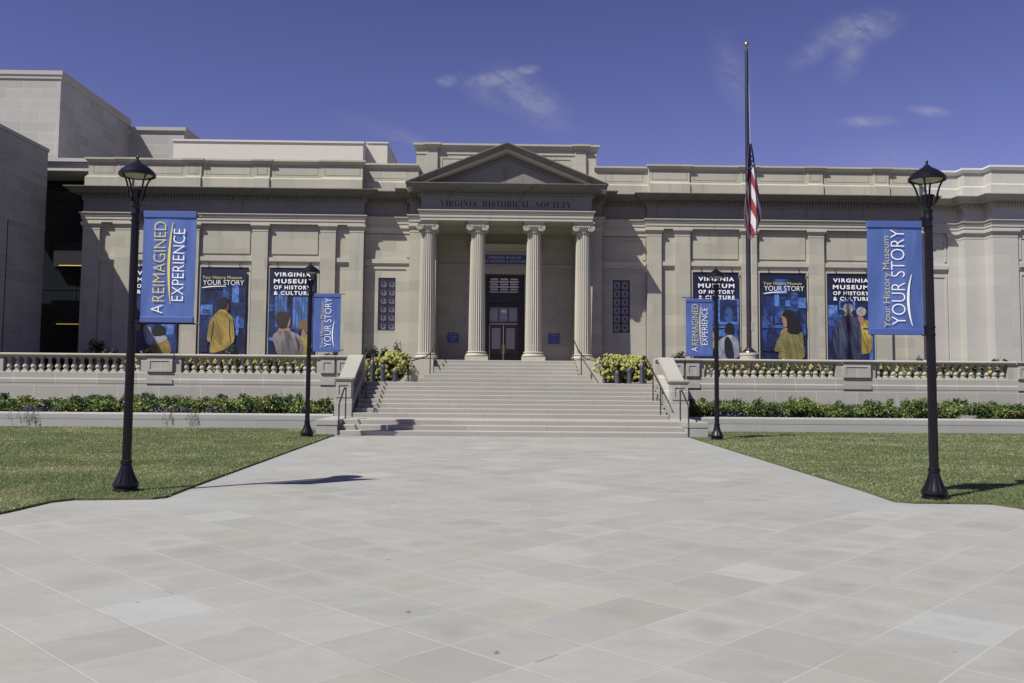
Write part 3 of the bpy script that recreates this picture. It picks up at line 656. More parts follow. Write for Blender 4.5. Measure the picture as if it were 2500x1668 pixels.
# columns
def fl(i): return 1.0 if i % 4 == 0 else (0.915 if i % 4 in (1, 3) else 0.865)
def column(cx, on_block):
    cy = 36.0; b0 = 2.39 if on_block else 2.31
    sm = MB(); z0, z1 = b0 + (0.20 if on_block else 0.36), 7.46; prof = []
    for i in range(11):
        t = i / 10; r = 0.335 - 0.055 * t ** 1.6; prof.append((r, z0 + (z1 - z0) * t))
    sm.lathe(prof, cx, cy, 96, 0, fl); c = sm.build('column', STONE_TRIM, MUS, 0.5)
    bm_ = MB(); z = b0
    if not on_block: bm_.box(cx - .46, cx + .46, cy - .46, cy + .46, z, z + .16); z += .16
    pr_ = [(.44, z)]
    for i in range(7): a = -math.pi / 2 + math.pi * i / 6; pr_.append((.41 + .045 * math.cos(a), z + .05 + .05 * math.sin(a)))
    pr_ += [(.385, z + .105), (.37, z + .13), (.38, z + .15)]
    for i in range(5): a = -math.pi / 2 + math.pi * i / 4; pr_.append((.375 + .03 * math.cos(a), z + .175 + .025 * math.sin(a)))
    pr_.append((.345, z + .205)); bm_.lathe(pr_, cx, cy, 40); bm_.build('base', STONE_TRIM, c, 0.6)
    cm = MB()
    cm.lathe([(.285, 7.44), (.30, 7.46), (.30, 7.49), (.285, 7.50), (.29, 7.58), (.34, 7.66), (.365, 7.70), (.35, 7.74)], cx, cy, 40)
    cm.prism_x([(cy - .33, 7.73), (cy - .35, 7.755), (cy - .35, 7.80), (cy + .35, 7.80), (cy + .35, 7.755), (cy + .33, 7.73)], cx - .34, cx + .34)
    cm.box(cx - .40, cx + .40, cy - .40, cy + .40, 7.80, 7.84); cm.box(cx - .43, cx + .43, cy - .43, cy + .43, 7.84, 7.895)
    for s in (-1, 1):
        vx, vz = cx + s * .30, 7.645
        n = 28; prof = [(.150, cy - .36), (.150, cy - .30), (.11, cy - .12), (.10, cy), (.11, cy + .12), (.150, cy + .30), (.150, cy + .36)]
        V = [(vx + r * math.cos(2 * math.pi * i / n), y, vz + r * math.sin(2 * math.pi * i / n)) for r, y in prof for i in range(n)]
        cm.add(V, [(j * n + i, j * n + (i + 1) % n, (j + 1) * n + (i + 1) % n, (j + 1) * n + i) for j in range(6) for i in range(n)] + [tuple(range(n)), tuple(range(6 * n, 7 * n))])
        for yy in (cy - .365,):
            pts = []
            for i in range(61):
                a = i / 60 * 5 * math.pi; r = .140 * (1 - a / (5.6 * math.pi)); pts.append((vx + s * r * math.sin(a), yy, vz + r * math.cos(a)))
            cm.tube(pts, [.020 - .010 * i / 60 for i in range(61)], 6)
            cm.lathe([(0.0, 0), (0.001, 0)], 0, -500, 3) if False else None
    for i in range(-3, 4):
        ex = cx + i * .075; cm.tube([(ex, cy - .365, 7.66), (ex, cy - .375, 7.70), (ex, cy - .36, 7.735)], [.018, .03, .02], 8)
    cm.build('capital', STONE_TRIM, c, 0.7)
for x, b in ((-3.16, True), (-1.15, False), (1.12, False), (3.11, True)): column(x, b)
# pediment
def chevron(mb, prof, xe, x_apex, z_end, z_apex, ybase):
    """raking moulding: prof loop of (drop below the outer line, outward)"""
    L = math.hypot(xe, z_apex - z_end); k = L / xe; n = len(prof); V = []
    for X, Z in ((-xe, z_end), (0, z_apex), (xe, z_end)):
        V += [(X + x_apex, ybase - o, Z - d * k) for d, o in prof]
    Fs = [(i * n + j, (i + 1) * n + j, (i + 1) * n + (j + 1) % n, i * n + (j + 1) % n) for i in (0, 1) for j in range(n)] + [tuple(range(n)), tuple(range(3 * n - 1, 2 * n - 1, -1))]
    mb.add(V, Fs)
XE, ZE, ZP = 3.98, 9.345, 10.95
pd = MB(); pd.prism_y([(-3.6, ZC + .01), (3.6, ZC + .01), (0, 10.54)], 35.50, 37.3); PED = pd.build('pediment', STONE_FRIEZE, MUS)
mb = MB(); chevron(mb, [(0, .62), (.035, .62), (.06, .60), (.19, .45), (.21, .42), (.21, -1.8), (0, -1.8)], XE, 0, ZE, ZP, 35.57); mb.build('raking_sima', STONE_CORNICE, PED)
mb = MB(); chevron(mb, [(.211, .42), (.29, .42), (.31, .30), (.31, -.06), (.211, -.06)], XE - .02, 0, ZE, ZP, 35.57); mb.build('raking_corona', STONE_TRIM, PED)
mb = MB(); chevron(mb, [(.311, .17), (.37, .15), (.37, .05), (.54, .05), (.58, .0), (.58, -.04), (.311, -.04)], XE - .55, 0, ZE + .227, ZP, 35.57)
k = (ZP - ZE) / XE; L = math.hypot(1, k)
for s in (-1, 1):
    for i in range(28):
        xa = .06 + i * .118; xb = xa + .068; zt = lambda x: ZP - k * x - .40 * L; zb = lambda x: ZP - k * x - .525 * L
        if zb(xb) < ZC + .05: continue
        mb.prism_y([(s * xa, zb(xa)), (s * xb, zb(xb)), (s * xb, zt(xb)), (s * xa, zt(xa))], 35.43, 35.53)
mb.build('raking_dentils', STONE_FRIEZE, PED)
# parapets
def parapet(plan, mat, matc, post_spans, y, set_=0.0, thick=0.45):
    mb = MB(); mb.sweep(plan, [(-thick, ZC), (.10, ZC), (.10, 9.80), (.03, 9.86), (.03, 9.9), (0, 9.9), (0, 10.42), (-thick, 10.42)]); w = mb.build('parapet', mat, MUS)
    mb = MB(); mb.sweep(plan, [(-thick - .05, 10.42), (.03, 10.42), (.05, 10.46), (.13, 10.54), (.13, 10.61), (-thick - .05, 10.62)]); mb.build('coping', matc, w)
    for a, b in post_spans:
        mb = MB(); mb.box(a, b, y - .065, y + .02, 9.905, 10.415); mb.box(a, b, y - .165, y - .10, ZC + .005, 9.80); mb.prism_x([(y - .165, 9.801), (y - .065, 9.904), (y - .01, 9.904), (y - .01, 9.801)], a, b)
        mb.sweep([(a, y - .02), (a, y - .065), (b, y - .065), (b, y - .02)], [(-.01, 10.425), (.03, 10.425), (.05, 10.462), (.13, 10.542), (.13, 10.613), (-.01, 10.625)])
        p = mb.build('parapet_pier', mat, w); sunk_panels(p, [(a + .11, b - .11)], y - .065)
    return w
def ring(mb, x0, x1, z0, z1, t, y0, y1):
    o, i = [(x0, z0), (x1, z0), (x1, z1), (x0, z1)], [(x0 + t, z0 + t), (x1 - t, z0 + t), (x1 - t, z1 - t), (x0 + t, z1 - t)]
    V = [(x, y, z) for y in (y0, y1) for q in (o, i) for x, z in q]; Fs = []
    for k in range(4):
        n = (k + 1) % 4; Fs += [(k, n, 4 + n, 4 + k), (8 + k, 12 + k, 12 + n, 8 + n), (k, 8 + k, 8 + n, n), (4 + k, 4 + n, 12 + n, 12 + k)]
    mb.add(V, Fs)
def sunk_panels(par, spans, y):
    mb = MB()
    for a, b in spans:
        mb = MB(); ring(mb, a, b, 9.98, 10.345, .012, y - .006, y + .01); mb.build('panel_shade_line', plain('joint_shadow_stone', (.16, .145, .125), .9), par)  # proud dark ring draws the panel's shade line in colour
pl = parapet([(-17.36, 46), (-17.36, 37.1), (-6.0, 37.1)], STONE, STONE_TRIM, [(-16.12, -15.49), (-13.32, -12.68), (-10.49, -9.85), (-7.69, -6.0)], 37.1); sunk_panels(pl, [(-17.15, -16.3), (-15.3, -13.5), (-12.5, -10.67), (-9.67, -7.87)], 37.1)
pr2 = parapet([(6.0, 37.1), (17.4, 37.1)], STONE, STONE_TRIM, [(6.0, 7.69), (9.85, 10.49), (12.68, 13.32), (15.49, 16.12)], 37.1); sunk_panels(pr2, [(7.87, 9.67), (10.67, 12.5), (13.5, 15.3), (16.3, 17.2)], 37.1)
for s in (-1, 1):
    x0, x1 = sorted((s * 3.72, s * 6.0)); p_ = parapet([(x0, 37.5), (x1, 37.5)], STONE, STONE_TRIM, [], 37.5); sunk_panels(p_, [(min(s * 4.2, s * 5.8), max(s * 4.2, s * 5.8))], 37.5)
pp = parapet([(17.41, 37.5), (19.3, 37.5), (19.3, 37.0), (20.15, 37.0), (20.15, 36.4), (30, 36.4)], STONE_PALE, ROOFM, [], 37.5)
mb = MB(); mb.box(14.0, 30, 38.5, 46, 10.5, 10.78); mb.build('roof_edge', ROOFM, MUS)
# central attic block
mb = MB(); mb.box(-3.86, 3.86, 38.0, 44, 9.3, 11.38); mb.box(-3.95, 3.95, 37.94, 37.999, 9.2, 9.95); at = mb.build('attic_block', STONE, MUS)
mb = MB(); mb.sweep([(-3.86, 44), (-3.86, 38.0), (3.86, 38.0), (3.86, 44)], [(-.3, 11.38), (.02, 11.38), (.02, 11.42), (.05, 11.46), (.14, 11.56), (.14, 11.64), (-.3, 11.66)])
mb.sweep([(-3.86, 44), (-3.86, 38.0), (3.86, 38.0), (3.86, 44)], [(-.02, 11.18), (.03, 11.19), (.03, 11.23), (-.02, 11.24)])
mb.build('coping', STONE_TRIM, at)
for s in (-1, 1):
    mb = MB(); x0, x1 = sorted((s * 2.95, s * 3.42)); mb.box(x0, x1, 37.90, 37.998, 9.951, 11.175)
    mb.sweep([(x0, 37.95), (x0, 37.90), (x1, 37.90), (x1, 37.95)], [(-.02, 11.385), (.02, 11.385), (.02, 11.425), (.05, 11.465), (.14, 11.565), (.14, 11.645), (-.02, 11.66)])
    mb.box(x0 + .003, x1 - .003, 37.92, 37.998, 11.18, 11.384); mb.build('attic_pier', STONE, at)
    x0, x1 = sorted((s * .95, s * 2.75)); mb = MB(); mb.box(x0, x1, 37.985, 37.999, 10.99, 11.005); mb.box(x0, x0 + .014, 37.985, 37.999, 10.0, 10.989); mb.build('panel_shade_line', MATS['joint_shadow_stone'], at)  # dark strips at top and left paint the sunk panel's shade
mb = MB(); mb.box(-17.3, -6.0, 37.6, 60, 9.41, 9.9); mb.box(6, 17.3, 37.6, 60, 9.41, 9.9); mb.box(-5.99, 5.99, 38.3, 60, 9.0, 9.28); mb.box(17.45, 29.8, 38, 60, 9.3, 9.9); mb.build('flat_roof', plain('roof_gravel', (.3, .29, .27), .9), MUS)
# newer pale pavilion at the right end
mb = MB(); mb.prism_z([(17.44, 37.43), (19.28, 37.43), (19.28, 36.93), (20.13, 36.93), (20.13, 36.33), (30, 36.33), (30, 46), (17.44, 46)], 1.35, 7.90); PAV = mb.build('pavilion_wall', STONE_PALE, MUS)
mb = MB(); mb.sweep([(18.75, 37.43), (18.75, 37.36), (19.2, 37.36), (19.2, 36.86), (20.05, 36.86), (20.05, 36.26), (21.1, 36.26), (21.1, 36.33)], [(-.06, 1.4), (0, 1.4), (0, 7.60), (.012, 7.60), (.012, 7.64), (0, 7.645), (0, 7.70), (.03, 7.73), (.085, 7.83), (.085, 7.895), (-.06, 7.895)]); mb.build('pavilion_pilaster', STONE_PALE, PAV)
for x0, x1, y in ((17.6, 18.7, 37.43), (21.15, 24, 36.33)):
    mb = MB(); mb.prism_x([(y + .0, 6.24), (y - .04, 6.25), (y - .05, 6.31), (y - .10, 6.36), (y - .10, 6.53), (y + .0, 6.54)], x0, x1)
    for z0, z1 in ((1.5, 6.02), (6.68, 7.55)):
        mb.box(x0, x0 + .1, y - .03, y - .001, z0, z1 + .1); mb.box(x1 - .1, x1, y - .03, y - .001, z0, z1 + .1); mb.box(x0 + .1, x1 - .1, y - .03, y - .001, z1, z1 + .1)
    mb.build('panel_margin', STONE_PALE, PAV)

# ------------------------------------------------------------------ annex on the left
ANN = thing('annex_building', 'tall grey block museum annex with shaded side wall and stepped towers on the left', 'building', (-24, 40, 0))
mb = MB(); mb.box(-34, -19.15, 30.6, 37.3, 0.0, 10.85); aw = mb.build('wall', ANNEX, ANN)
mb = MB(); mb.sweep([(-34, 30.6), (-19.15, 30.6), (-19.15, 37.3)], [(-.4, 10.851), (.05, 10.851), (.05, 11.0), (-.4, 11.02)]); mb.build('coping', ANNEX, aw)
mb = MB()
for z in (9.35, 7.55): mb.box(-19.15, -19.135, 30.61, 37.29, z, z + .26)
mb.build('smooth_band', plain('band_stone', (.36, .35, .33), .85, var=.08), aw)
mb = MB(); mb.box(-19.16, -19.132, 34.45, 34.48, 1.4, 7.5); mb.build('expansion_joint', DOORF, aw)
mb = MB(); mb.box(-36, -21.05, 42.0, 50.0, 0, 15.55); tw = mb.build('tower_block', ANNEX, ANN)
mb = MB(); mb.sweep([(-36, 42), (-21.05, 42), (-21.05, 50)], [(-.4, 15.55), (.05, 15.55), (.06, 15.72), (.10, 15.74), (.10, 15.93), (-.4, 15.95)]); mb.build('coping', plain('annex_coping', (.34, .33, .31), .8, var=.1), tw)
mb = MB(); mb.box(-24, -18.0, 50.0, 57, 0, 15.2); tb = mb.build('tower_block', ANNEX, ANN)
mb = MB(); mb.sweep([(-21, 50), (-18.0, 50), (-18.0, 57)], [(-.4, 15.2), (.05, 15.2), (.06, 15.3), (.12, 15.33), (.12, 15.52), (-.4, 15.54)]); mb.build('coping', MATS['annex_coping'], tb)
# glass link between annex and museum
GL = thing('glass_link', 'dark glazed link with pale roof fascia between annex and museum', 'building', (-18.3, 40, 1.4), None)
mb = MB(); mb.box(-22.5, -17.47, 40.3, 40.6, 1.4, 10.3); mb.build('glass_wall', GLASSD, GL)
mb = MB(); mb.box(-22.5, -17.35, 38.3, 45, 10.33, 10.60); mb.box(-22.5, -17.35, 38.25, 45, 10.60, 10.68); mb.box(-22.5, -17.35, 38.17, 45, 10.70, 10.85); mb.build('roof_fascia', STONE_PALE, GL)
mb = MB()
for z in (3.0, 5.4, 7.6, 9.4): mb.box(-22.4, -17.5, 40.27, 40.299, z, z + .03)
for x in (-20.9, -19.2): mb.box(x, x + .03, 40.27, 40.299, 1.4, 10.3)
mb.build('mullion', plain('mullion_black', (.006, .006, .008), .5), GL)
for z in (6.44, 3.84):
    mb = MB(); mb.box(-20.02, -17.6, 39.9, 40.26, z - .06, z + 1.05); b = mb.build('balcony', plain('balcony_black', (.022, .022, .026), .4), GL)
    mb = MB(); mb.box(-19.76, -18.75, 39.86, 39.899, z - .02, z + .01); mb.build('light_strip', LED, b)
# plain rooftop boxes
t_ = thing('rooftop_house', 'plain cream rooftop block above the left wing parapet', 'rooftop block', (-11.5, 47, 9.9))
mb = MB(); mb.box(-16.4, -7.05, 44, 50, 9.9, 13.18); mb.build('wall', STUCCO, t_)
mb = MB(); mb.box(-16.46, -6.99, 43.94, 50.06, 13.18, 13.27); mb.build('coping', plain('pale_coping', (.5, .48, .44), .8), t_)
mb = MB(); mb.box(-7.045, -5.97, 45, 51, 9.9, 13.46); mb.build('wall', STUCCO, t_)
mb = MB(); mb.box(-7.04, -5.92, 44.95, 51.05, 13.46, 13.53); mb.build('coping', MATS['pale_coping'], t_)

# ------------------------------------------------------------------ stairs and terrace
ST = thing('entrance_stairs', 'broad flight of beige stone steps rising to the columned porch', 'steps', (0, 25, 0))
def step(x0, x1, y0, y1, z0, z1):
    mb = MB(); mb.prism_x([(y0 + .006, z0), (y0, z1 - .03), (y0, z1 - .012), (y0 + .014, z1), (y1, z1), (y1, z0)], x0, x1); mb.build('step', STONE_STEP, ST)
z = 0.0
for i in range(3):
    y0 = 25.0 + i * .40; step(-4.75, 4.93, y0, y0 + .401 if i < 2 else 27.3, z if i else -.02, z + .135); z += .135
R2 = (1.46 - .405) / 8
for i in range(8):
    y0 = 27.2 + i * .37; step(-4.68, 4.84, y0, y0 + (.371 if i < 7 else .5), z, z + R2); z += R2
R3 = (2.31 - 1.46) / 6; z = 1.46
for i in range(6):
    y0 = 33.25 + i * .36; hw = 3.25 if i == 0 else (3.05 if i == 1 else 2.74); step(-hw, hw, y0, y0 + (.361 if i < 5 else .3), z, z + R3); z += R3
mb = MB(); mb.box(-3.75, 3.75, 35.35, 38.6, 1.46, 2.309); mb.build('porch_floor', STONE_STEP, ST)
for s in (-1, 1):
    x0, x1 = sorted((s * 2.77, s * 3.77)); mb = MB(); mb.box(x0, x1, 34.35, 36.76, 1.46, 2.36); mb.box(x0 - .02, x1 + .02, 34.33, 36.765, 2.361, 2.39); mb.build('column_pedestal', STONE_TRIM, ST)
for x0, x1 in ((-5.34, -4.76), (4.94, 5.53)):
    mb = MB(); mb.box(x0, x1, 25.0, 27.58, -.02, .27); mb.box(x0 - .015, x1 + .015, 24.985, 27.58, .275, .42); mb.build('side_block', STONE_GREY, ST, bevel=.006)
# terrace floor
mb = MB(); mb.box(-4.685, 4.845, 30.29, 37.3, 1.2, 1.452); tag(mb.build('terrace', STONE_STEP), kind='structure')
mb = MB(); mb.box(-19.1, -4.69, 29.95, 37.3, 1.2, 1.455); mb.box(4.85, 30, 29.95, 37.3, 1.2, 1.455); tag(mb.build('planting_bed', SOIL), kind='structure')

def baluster_mb(cx, cy, z0, z1, sc=1.0):
    mb = MB(); h = z1 - z0; q = lambda t: z0 + h * t
    mb.box(cx - .092, cx + .092, cy - .092, cy + .092, z0, q(.11)); mb.box(cx - .08, cx + .08, cy - .08, cy + .08, q(.88), z1)
    mb.lathe([(.075, q(.11)), (.085, q(.14)), (.075, q(.17)), (.05, q(.19)), (.066, q(.23)), (.088, q(.29)), (.097, q(.35)), (.092, q(.42)), (.075, q(.50)), (.055, q(.60)), (.042, q(.70)), (.040, q(.735)), (.058, q(.745)), (.058, q(.775)), (.044, q(.785)), (.05, q(.83)), (.075, q(.875)), (.075, q(.88))], cx, cy, 16)
    return mb
RAILP = [(-.17, 2.20), (.14, 2.20), (.155, 2.215), (.155, 2.235), (.19, 2.255), (.19, 2.29), (.17, 2.305), (-.17, 2.305)]
RAILP2 = [(y, z) for y, z in RAILP]
def terrace_balustrade(side, segs, peds, label):
    xs = [p for sg in segs + peds for p in sg[:2]]; xa, xb = min(xs), max(xs)
    T = thing('balustrade', label, 'balustrade', ((xa + xb) / 2, 29.75, 0)); Y = 29.80
    mb = MB(); mb.box(xa, xb, 29.598, 30.0, 0.0, 1.34); mb.build('wall', STONE_PLINTH, T)
    mb = MB(); mb.prism_x([(29.99, 1.341), (29.59, 1.341), (29.588, 1.46), (29.60, 1.49), (29.62, 1.50), (29.62, 1.67), (29.615, 1.685), (29.625, 1.70), (30.0, 1.70)], xa, xb); mb.build('plinth', STONE_PLINTH, T)
    mb = MB(); mb.prism_x([(29.64, 2.19), (29.61, 2.20), (29.605, 2.235), (29.57, 2.255), (29.57, 2.29), (29.59, 2.31), (30.0, 2.31), (30.0, 2.19)], xa, xb); mb.build('rail', STONE_TRIM, T)
    proto = None
    for a, b in segs:
        n = round((b - a) / .2585); d = (b - a) / n
        for i in range(n):
            x = a + (i + .5) * d
            if proto is None: proto = baluster_mb(x, Y, 1.70, 2.19).build('baluster', STONE_TRIM, T, .7); px = x
            else:
                o = proto.copy(); o.location.x = x - px; o.parent = T; COL.objects.link(o)
    for a, b, pr_ in peds:
        mb = MB(); mb.box(a, b, 29.645, 29.95, 1.701, 2.189)
        for c, d in pr_:
            mb.box(c, d, 29.58, 29.644, 1.701, 2.189); mb.box(c - .02, d + .02, 29.560, 29.579, 1.345, 1.50)
            e, g = .10, .02                         # raised margin leaving a sunk panel
            mb.box(c, c + e, 29.56, 29.579, 1.73, 2.16); mb.box(d - e, d, 29.56, 29.579, 1.73, 2.16); mb.box(c + e, d - e, 29.56, 29.579, 2.08, 2.16); mb.box(c + e, d - e, 29.56, 29.579, 1.73, 1.81)
            mb.prism_x([(29.60, 2.19), (29.55, 2.20), (29.545, 2.235), (29.51, 2.255), (29.51, 2.29), (29.53, 2.312), (29.60, 2.312)], c - .05, d + .05)
        mb.build('pedestal', STONE_PLINTH, T)
    return T
terrace_balustrade(-1, [(-16.47, -12.0), (-10.70, -6.27)], [(-18.9, -16.47, [(-18.0, -17.0)]), (-12.0, -10.70, [(-11.78, -10.96)]), (-6.27, -4.72, [(-6.13, -5.68), (-5.6, -5.1)])], 'left terrace balustrade of bulbous stone balusters left of the steps')
terrace_balustrade(1, [(6.52, 10.92), (12.24, 16.70), (18.1, 22.5)], [(4.88, 6.52, [(5.30, 5.82), (5.90, 6.34)]), (10.92, 12.24, [(11.14, 12.05)]), (16.70, 18.1, [(17.0, 17.85)]), (22.5, 24, [])], 'right terrace balustrade of bulbous stone balusters right of the steps')
def stair_balustrade(x0, x1, label):
    xm = (x0 + x1) / 2; T = thing('stair_balustrade', label, 'balustrade', (xm, 27.2, 0.405)); 
    mb = MB(); mb.box(x0, x1, 27.2, 27.72, .40, .96); mb.box(x0 + .03, x1 - .03, 27.23, 27.69, .96, 1.47)
    e = .09
    for a, b, c, d in ((x0 + .03, x0 + .03 + e, 1.0, 1.45), (x1 - .03 - e, x1 - .03, 1.0, 1.45), (x0 + .03 + e, x1 - .03 - e, 1.37, 1.45), (x0 + .03 + e, x1 - .03 - e, 1.0, 1.08)): mb.box(a, b, 27.205, 27.229, c, d)
    mb.sweep([(x0 + .03, 27.23), (x1 - .03, 27.23), (x1 - .03, 27.69), (x0 + .03, 27.69)], [(-.1, 1.47), (.0, 1.47), (.02, 1.50), (.06, 1.545), (.06, 1.585), (-.1, 1.60)], closed=True); mb.box(x0 + .1, x1 - .1, 27.3, 27.62, 1.58, 1.602)
    mb.build('newel', STONE_PLINTH, T)
    # sloped parts follow the flight
    ya, yb = 27.70, 29.56; za, zb = 1.50, 2.31; sl = (zb - za) / (yb - ya)
    mb = MB(); mb.prism_x([(ya, za - .05), (ya, za + .06), (yb, zb + .03), (yb, zb - .10)], x0 + .02, x1 - .02); mb.prism_x([(ya, za - .12), (ya, za - .052), (yb, zb - .102), (yb, zb - .17)], x0 + .08, x1 - .08); mb.build('rail', STONE_STEP, T)
    mb = MB(); mb.prism_x([(ya, .40), (ya, .96), (yb, 1.72), (yb, 1.0)], x0 + .04, x1 - .04); mb.prism_x([(ya, .962), (ya, 1.0), (yb, 1.76), (yb, 1.722)], x0 + .0, x1 - .0); mb.build('cheek_wall', STONE_PLINTH, T)
    n = 7
    for i in range(n):
        y = ya + .14 + i * (yb - ya - .22) / (n - 1); zl = 1.0 + (y - ya) * (1.76 - 1.0) / (yb - ya); zh = za - .12 + (y - ya) * sl
        baluster_mb(xm, y, zl - .03, zh + .03).build('baluster', STONE_TRIM, T, .7)
stair_balustrade(-5.24, -4.72, 'sloping stone stair balustrade with newel on the left of the steps')
stair_balustrade(4.94, 5.48, 'sloping stone stair balustrade with newel on the right of the steps')
# low planters
def planter(x0, x1, label):
    T = thing('planter_wall', label, 'wall', ((x0 + x1) / 2, 27.6, 0))
    mb = MB(); mb.box(x0, x1, 27.606, 27.95, -.02, .27); mb.build('wall', STONE_GREY, T)
    mb = MB(); mb.prism_x([(27.97, .275), (27.60, .275), (27.60, .42), (27.615, .45), (27.65, .465), (27.97, .465)], x0, x1); mb.build('coping', STONE_GREY, T)
    mb = MB(); mb.box(x0, x1, 27.97, 29.65, .1, .38); mb.build('soil', SOIL, T)
planter(-22, -5.345, 'low grey granite planter wall along the left lawn')
planter(5.535, 26, 'low grey granite planter wall along the right lawn')

# ------------------------------------------------------------------ handrails
def railing(name, label, paths, posts, r=.024):
    T = thing(name, label, 'handrail', posts[0][0])
    mb = MB()
    for p in paths: mb.tube(p, r, 8)
    mb.build('rail', RAILM, T, .8)
    for a, b in posts:
        mb = MB(); mb.tube([a, b], r * .85, 8); mb.build('post', RAILM, T, .8)
for s, lx, ux, nm in ((-1, -4.72, -4.48, 'left'), (1, 4.98, 4.62, 'right')):
    railing('handrail', 'short black handrail on the bottom three steps, %s side' % nm, [[(lx, 26.15, 1.27), (lx, 25.9, 1.30), (lx, 25.8, 1.27), (lx, 25.05, .90), (lx, 25.0, .84), (lx, 25.0, .78)]], [((lx, 25.0, 0), (lx, 25.0, .82)), ((lx, 26.1, .405), (lx, 26.1, 1.28))])
    railing('handrail', 'long dark handrail up the %s cheek of the middle flight' % nm, [[(ux, 26.95, 1.18), (ux, 26.9, 1.24), (ux, 27.1, 1.34), (ux, 30.0, 2.38), (ux, 30.3, 2.40), (ux, 30.35, 2.3)]], [((ux, 27.25, .405), (ux, 27.25, 1.39)), ((ux, 28.55, .93), (ux, 28.55, 1.85)), ((ux, 30.1, 1.46), (ux, 30.1, 2.39))])
    railing('handrail', 'thin dark handrail bending outward beside the %s outer column pedestal' % nm, [[(s * 2.66, 35.55, 3.22), (s * 2.66, 35.25, 3.20), (s * 2.80, 34.2, 2.62), (s * 3.0, 33.75, 2.40), (s * 3.62, 33.45, 2.19), (s * 4.34, 33.2, 1.95), (s * 4.40, 33.2, 1.88)]],
            [((s * 2.66, 35.3, 2.2), (s * 2.66, 35.3, 3.2)), ((s * 2.86, 34.0, 1.46), (s * 2.86, 34.0, 2.5)), ((s * 3.62, 33.45, 1.46), (s * 3.62, 33.45, 2.19)), ((s * 4.34, 33.2, 1.46), (s * 4.34, 33.2, 1.95))])

# ------------------------------------------------------------------ bollards
def bollard(x, y, top, label):
    T = thing('bollard', label, 'bollard', (x, y, 1.455), 'bollards on the terrace'); r = .078
    mb = MB(); mb.lathe([(r, 1.455), (r, top - .17)], x, y, 20); mb.build('post', BOLL, T, .6)
    mb = MB(); mb.lathe([(r * .86, top - .17), (r * .86, top - .15), (r * 1.03, top - .148), (r * 1.03, top - .08), (r * .93, top - .035), (r * .6, top - .008), (.01, top)], x, y, 20); mb.build('cap', BOLL, T, .6)
bollard(-4.58, 30.7, 2.13, 'tall blue grey bollard closest to the left stair rail'); bollard(-4.24, 30.75, 2.05, 'blue grey bollard second from the left stair rail'); bollard(-3.84, 30.9, 1.88, 'shorter blue grey bollard in front of left hydrangea, by the steps')
bollard(4.62, 30.7, 2.13, 'tall blue grey bollard closest to the right stair rail'); bollard(4.20, 30.75, 2.01, 'middle of the three bollards before the right hydrangea'); bollard(3.80, 30.9, 1.90, 'shortest bollard before the right hydrangea, partly sunk in leaves')

# ------------------------------------------------------------------ planting
def leaf_cloud(name, centres, radii, n, size, mats, parent, w=(0.5, 0.3, 0.2), flat=0.5, seed=0, shell=0.55, zmin=None, up=0.35):
    """many small folded leaves spread through lumpy ellipsoids"""
    r = np.random.default_rng(seed); C = np.array(centres, float); R = np.array(radii, float)
    wt = (R[:, 0] * R[:, 2]); idx = r.choice(len(C), n, p=wt / wt.sum())
    d = r.normal(size=(n, 3)); d /= np.linalg.norm(d, axis=1)[:, None]
    rad = (shell + (1 - shell) * r.random(n)) * (1 + .10 * r.normal(size=n))
    P = C[idx] + d * R[idx] * rad[:, None]
    if zmin is not None: k = P[:, 2] > zmin; P, d = P[k], d[k]; n = len(P)
    nrm = d * .6 + r.normal(size=(n, 3)) * .55 + np.array([0, 0, up]); nrm /= np.linalg.norm(nrm, axis=1)[:, None]
    a = np.cross(nrm, r.normal(size=(n, 3))); a /= np.linalg.norm(a, axis=1)[:, None]; b = np.cross(nrm, a)
    s = size * r.uniform(.65, 1.3, n)[:, None]
    V = np.empty((n, 4, 3), np.float32)
    V[:, 0] = P - a * s; V[:, 1] = P + b * s * .55 + nrm * s * .18; V[:, 2] = P + a * s; V[:, 3] = P - b * s * .55 + nrm * s * .18
    clump = vnoise(P[:, 0] * 1.0 + P[:, 1], P[:, 2], 5.0, seed + 3) * .7 + r.random(n) * .3
    mi = np.digitize(clump, np.quantile(clump, np.cumsum(w)[:-1]))
    order = np.array([1, 0, 2])[:len(mats)] if len(mats) == 3 else np.arange(len(mats))
    return np_mesh(name, V.reshape(-1, 3), np.arange(4 * n).reshape(-1, 4), mats, order[np.clip(mi, 0, len(mats) - 1)], parent)
def stems(parent, x, y, z0, z1, spread, n, seed):
    r = random.Random(seed); mb = MB()
    for i in range(n):
        a = r.uniform(0, 6.28); q = spread * r.uniform(.4, .9); mb.tube([(x, y, z0), (x + q * .4 * math.cos(a), y + q * .4 * math.sin(a), z0 + (z1 - z0) * .5), (x + q * math.cos(a), y + q * math.sin(a), z1)], [.014, .011, .006], 5)
    mb.build('stem', STEM, parent)
def blobs(mb, pts, m=None, seed=0, n=0):
    """knobbly flower heads: jittered low spheres"""
    r = random.Random(seed)
    for x, y, z, s, mm in pts:
        V, Fs = [], []; nu, nv = 8, 5; mb_v = []
        for j in range(nv + 1):
            for i in range(nu):
                th, ph = math.pi * j / nv, 2 * math.pi * i / nu + (j % 2) * .39; q = s * r.uniform(.82, 1.15)
                V.append((x + q * math.sin(th) * math.cos(ph), y + q * math.sin(th) * math.sin(ph), z + q * 1.1 * math.cos(th)))
        for j in range(nv):
            for i in range(nu): Fs.append((j * nu + i, j * nu + (i + 1) % nu, (j + 1) * nu + (i + 1) % nu, (j + 1) * nu + i))
        mb.add(V, Fs, mm)
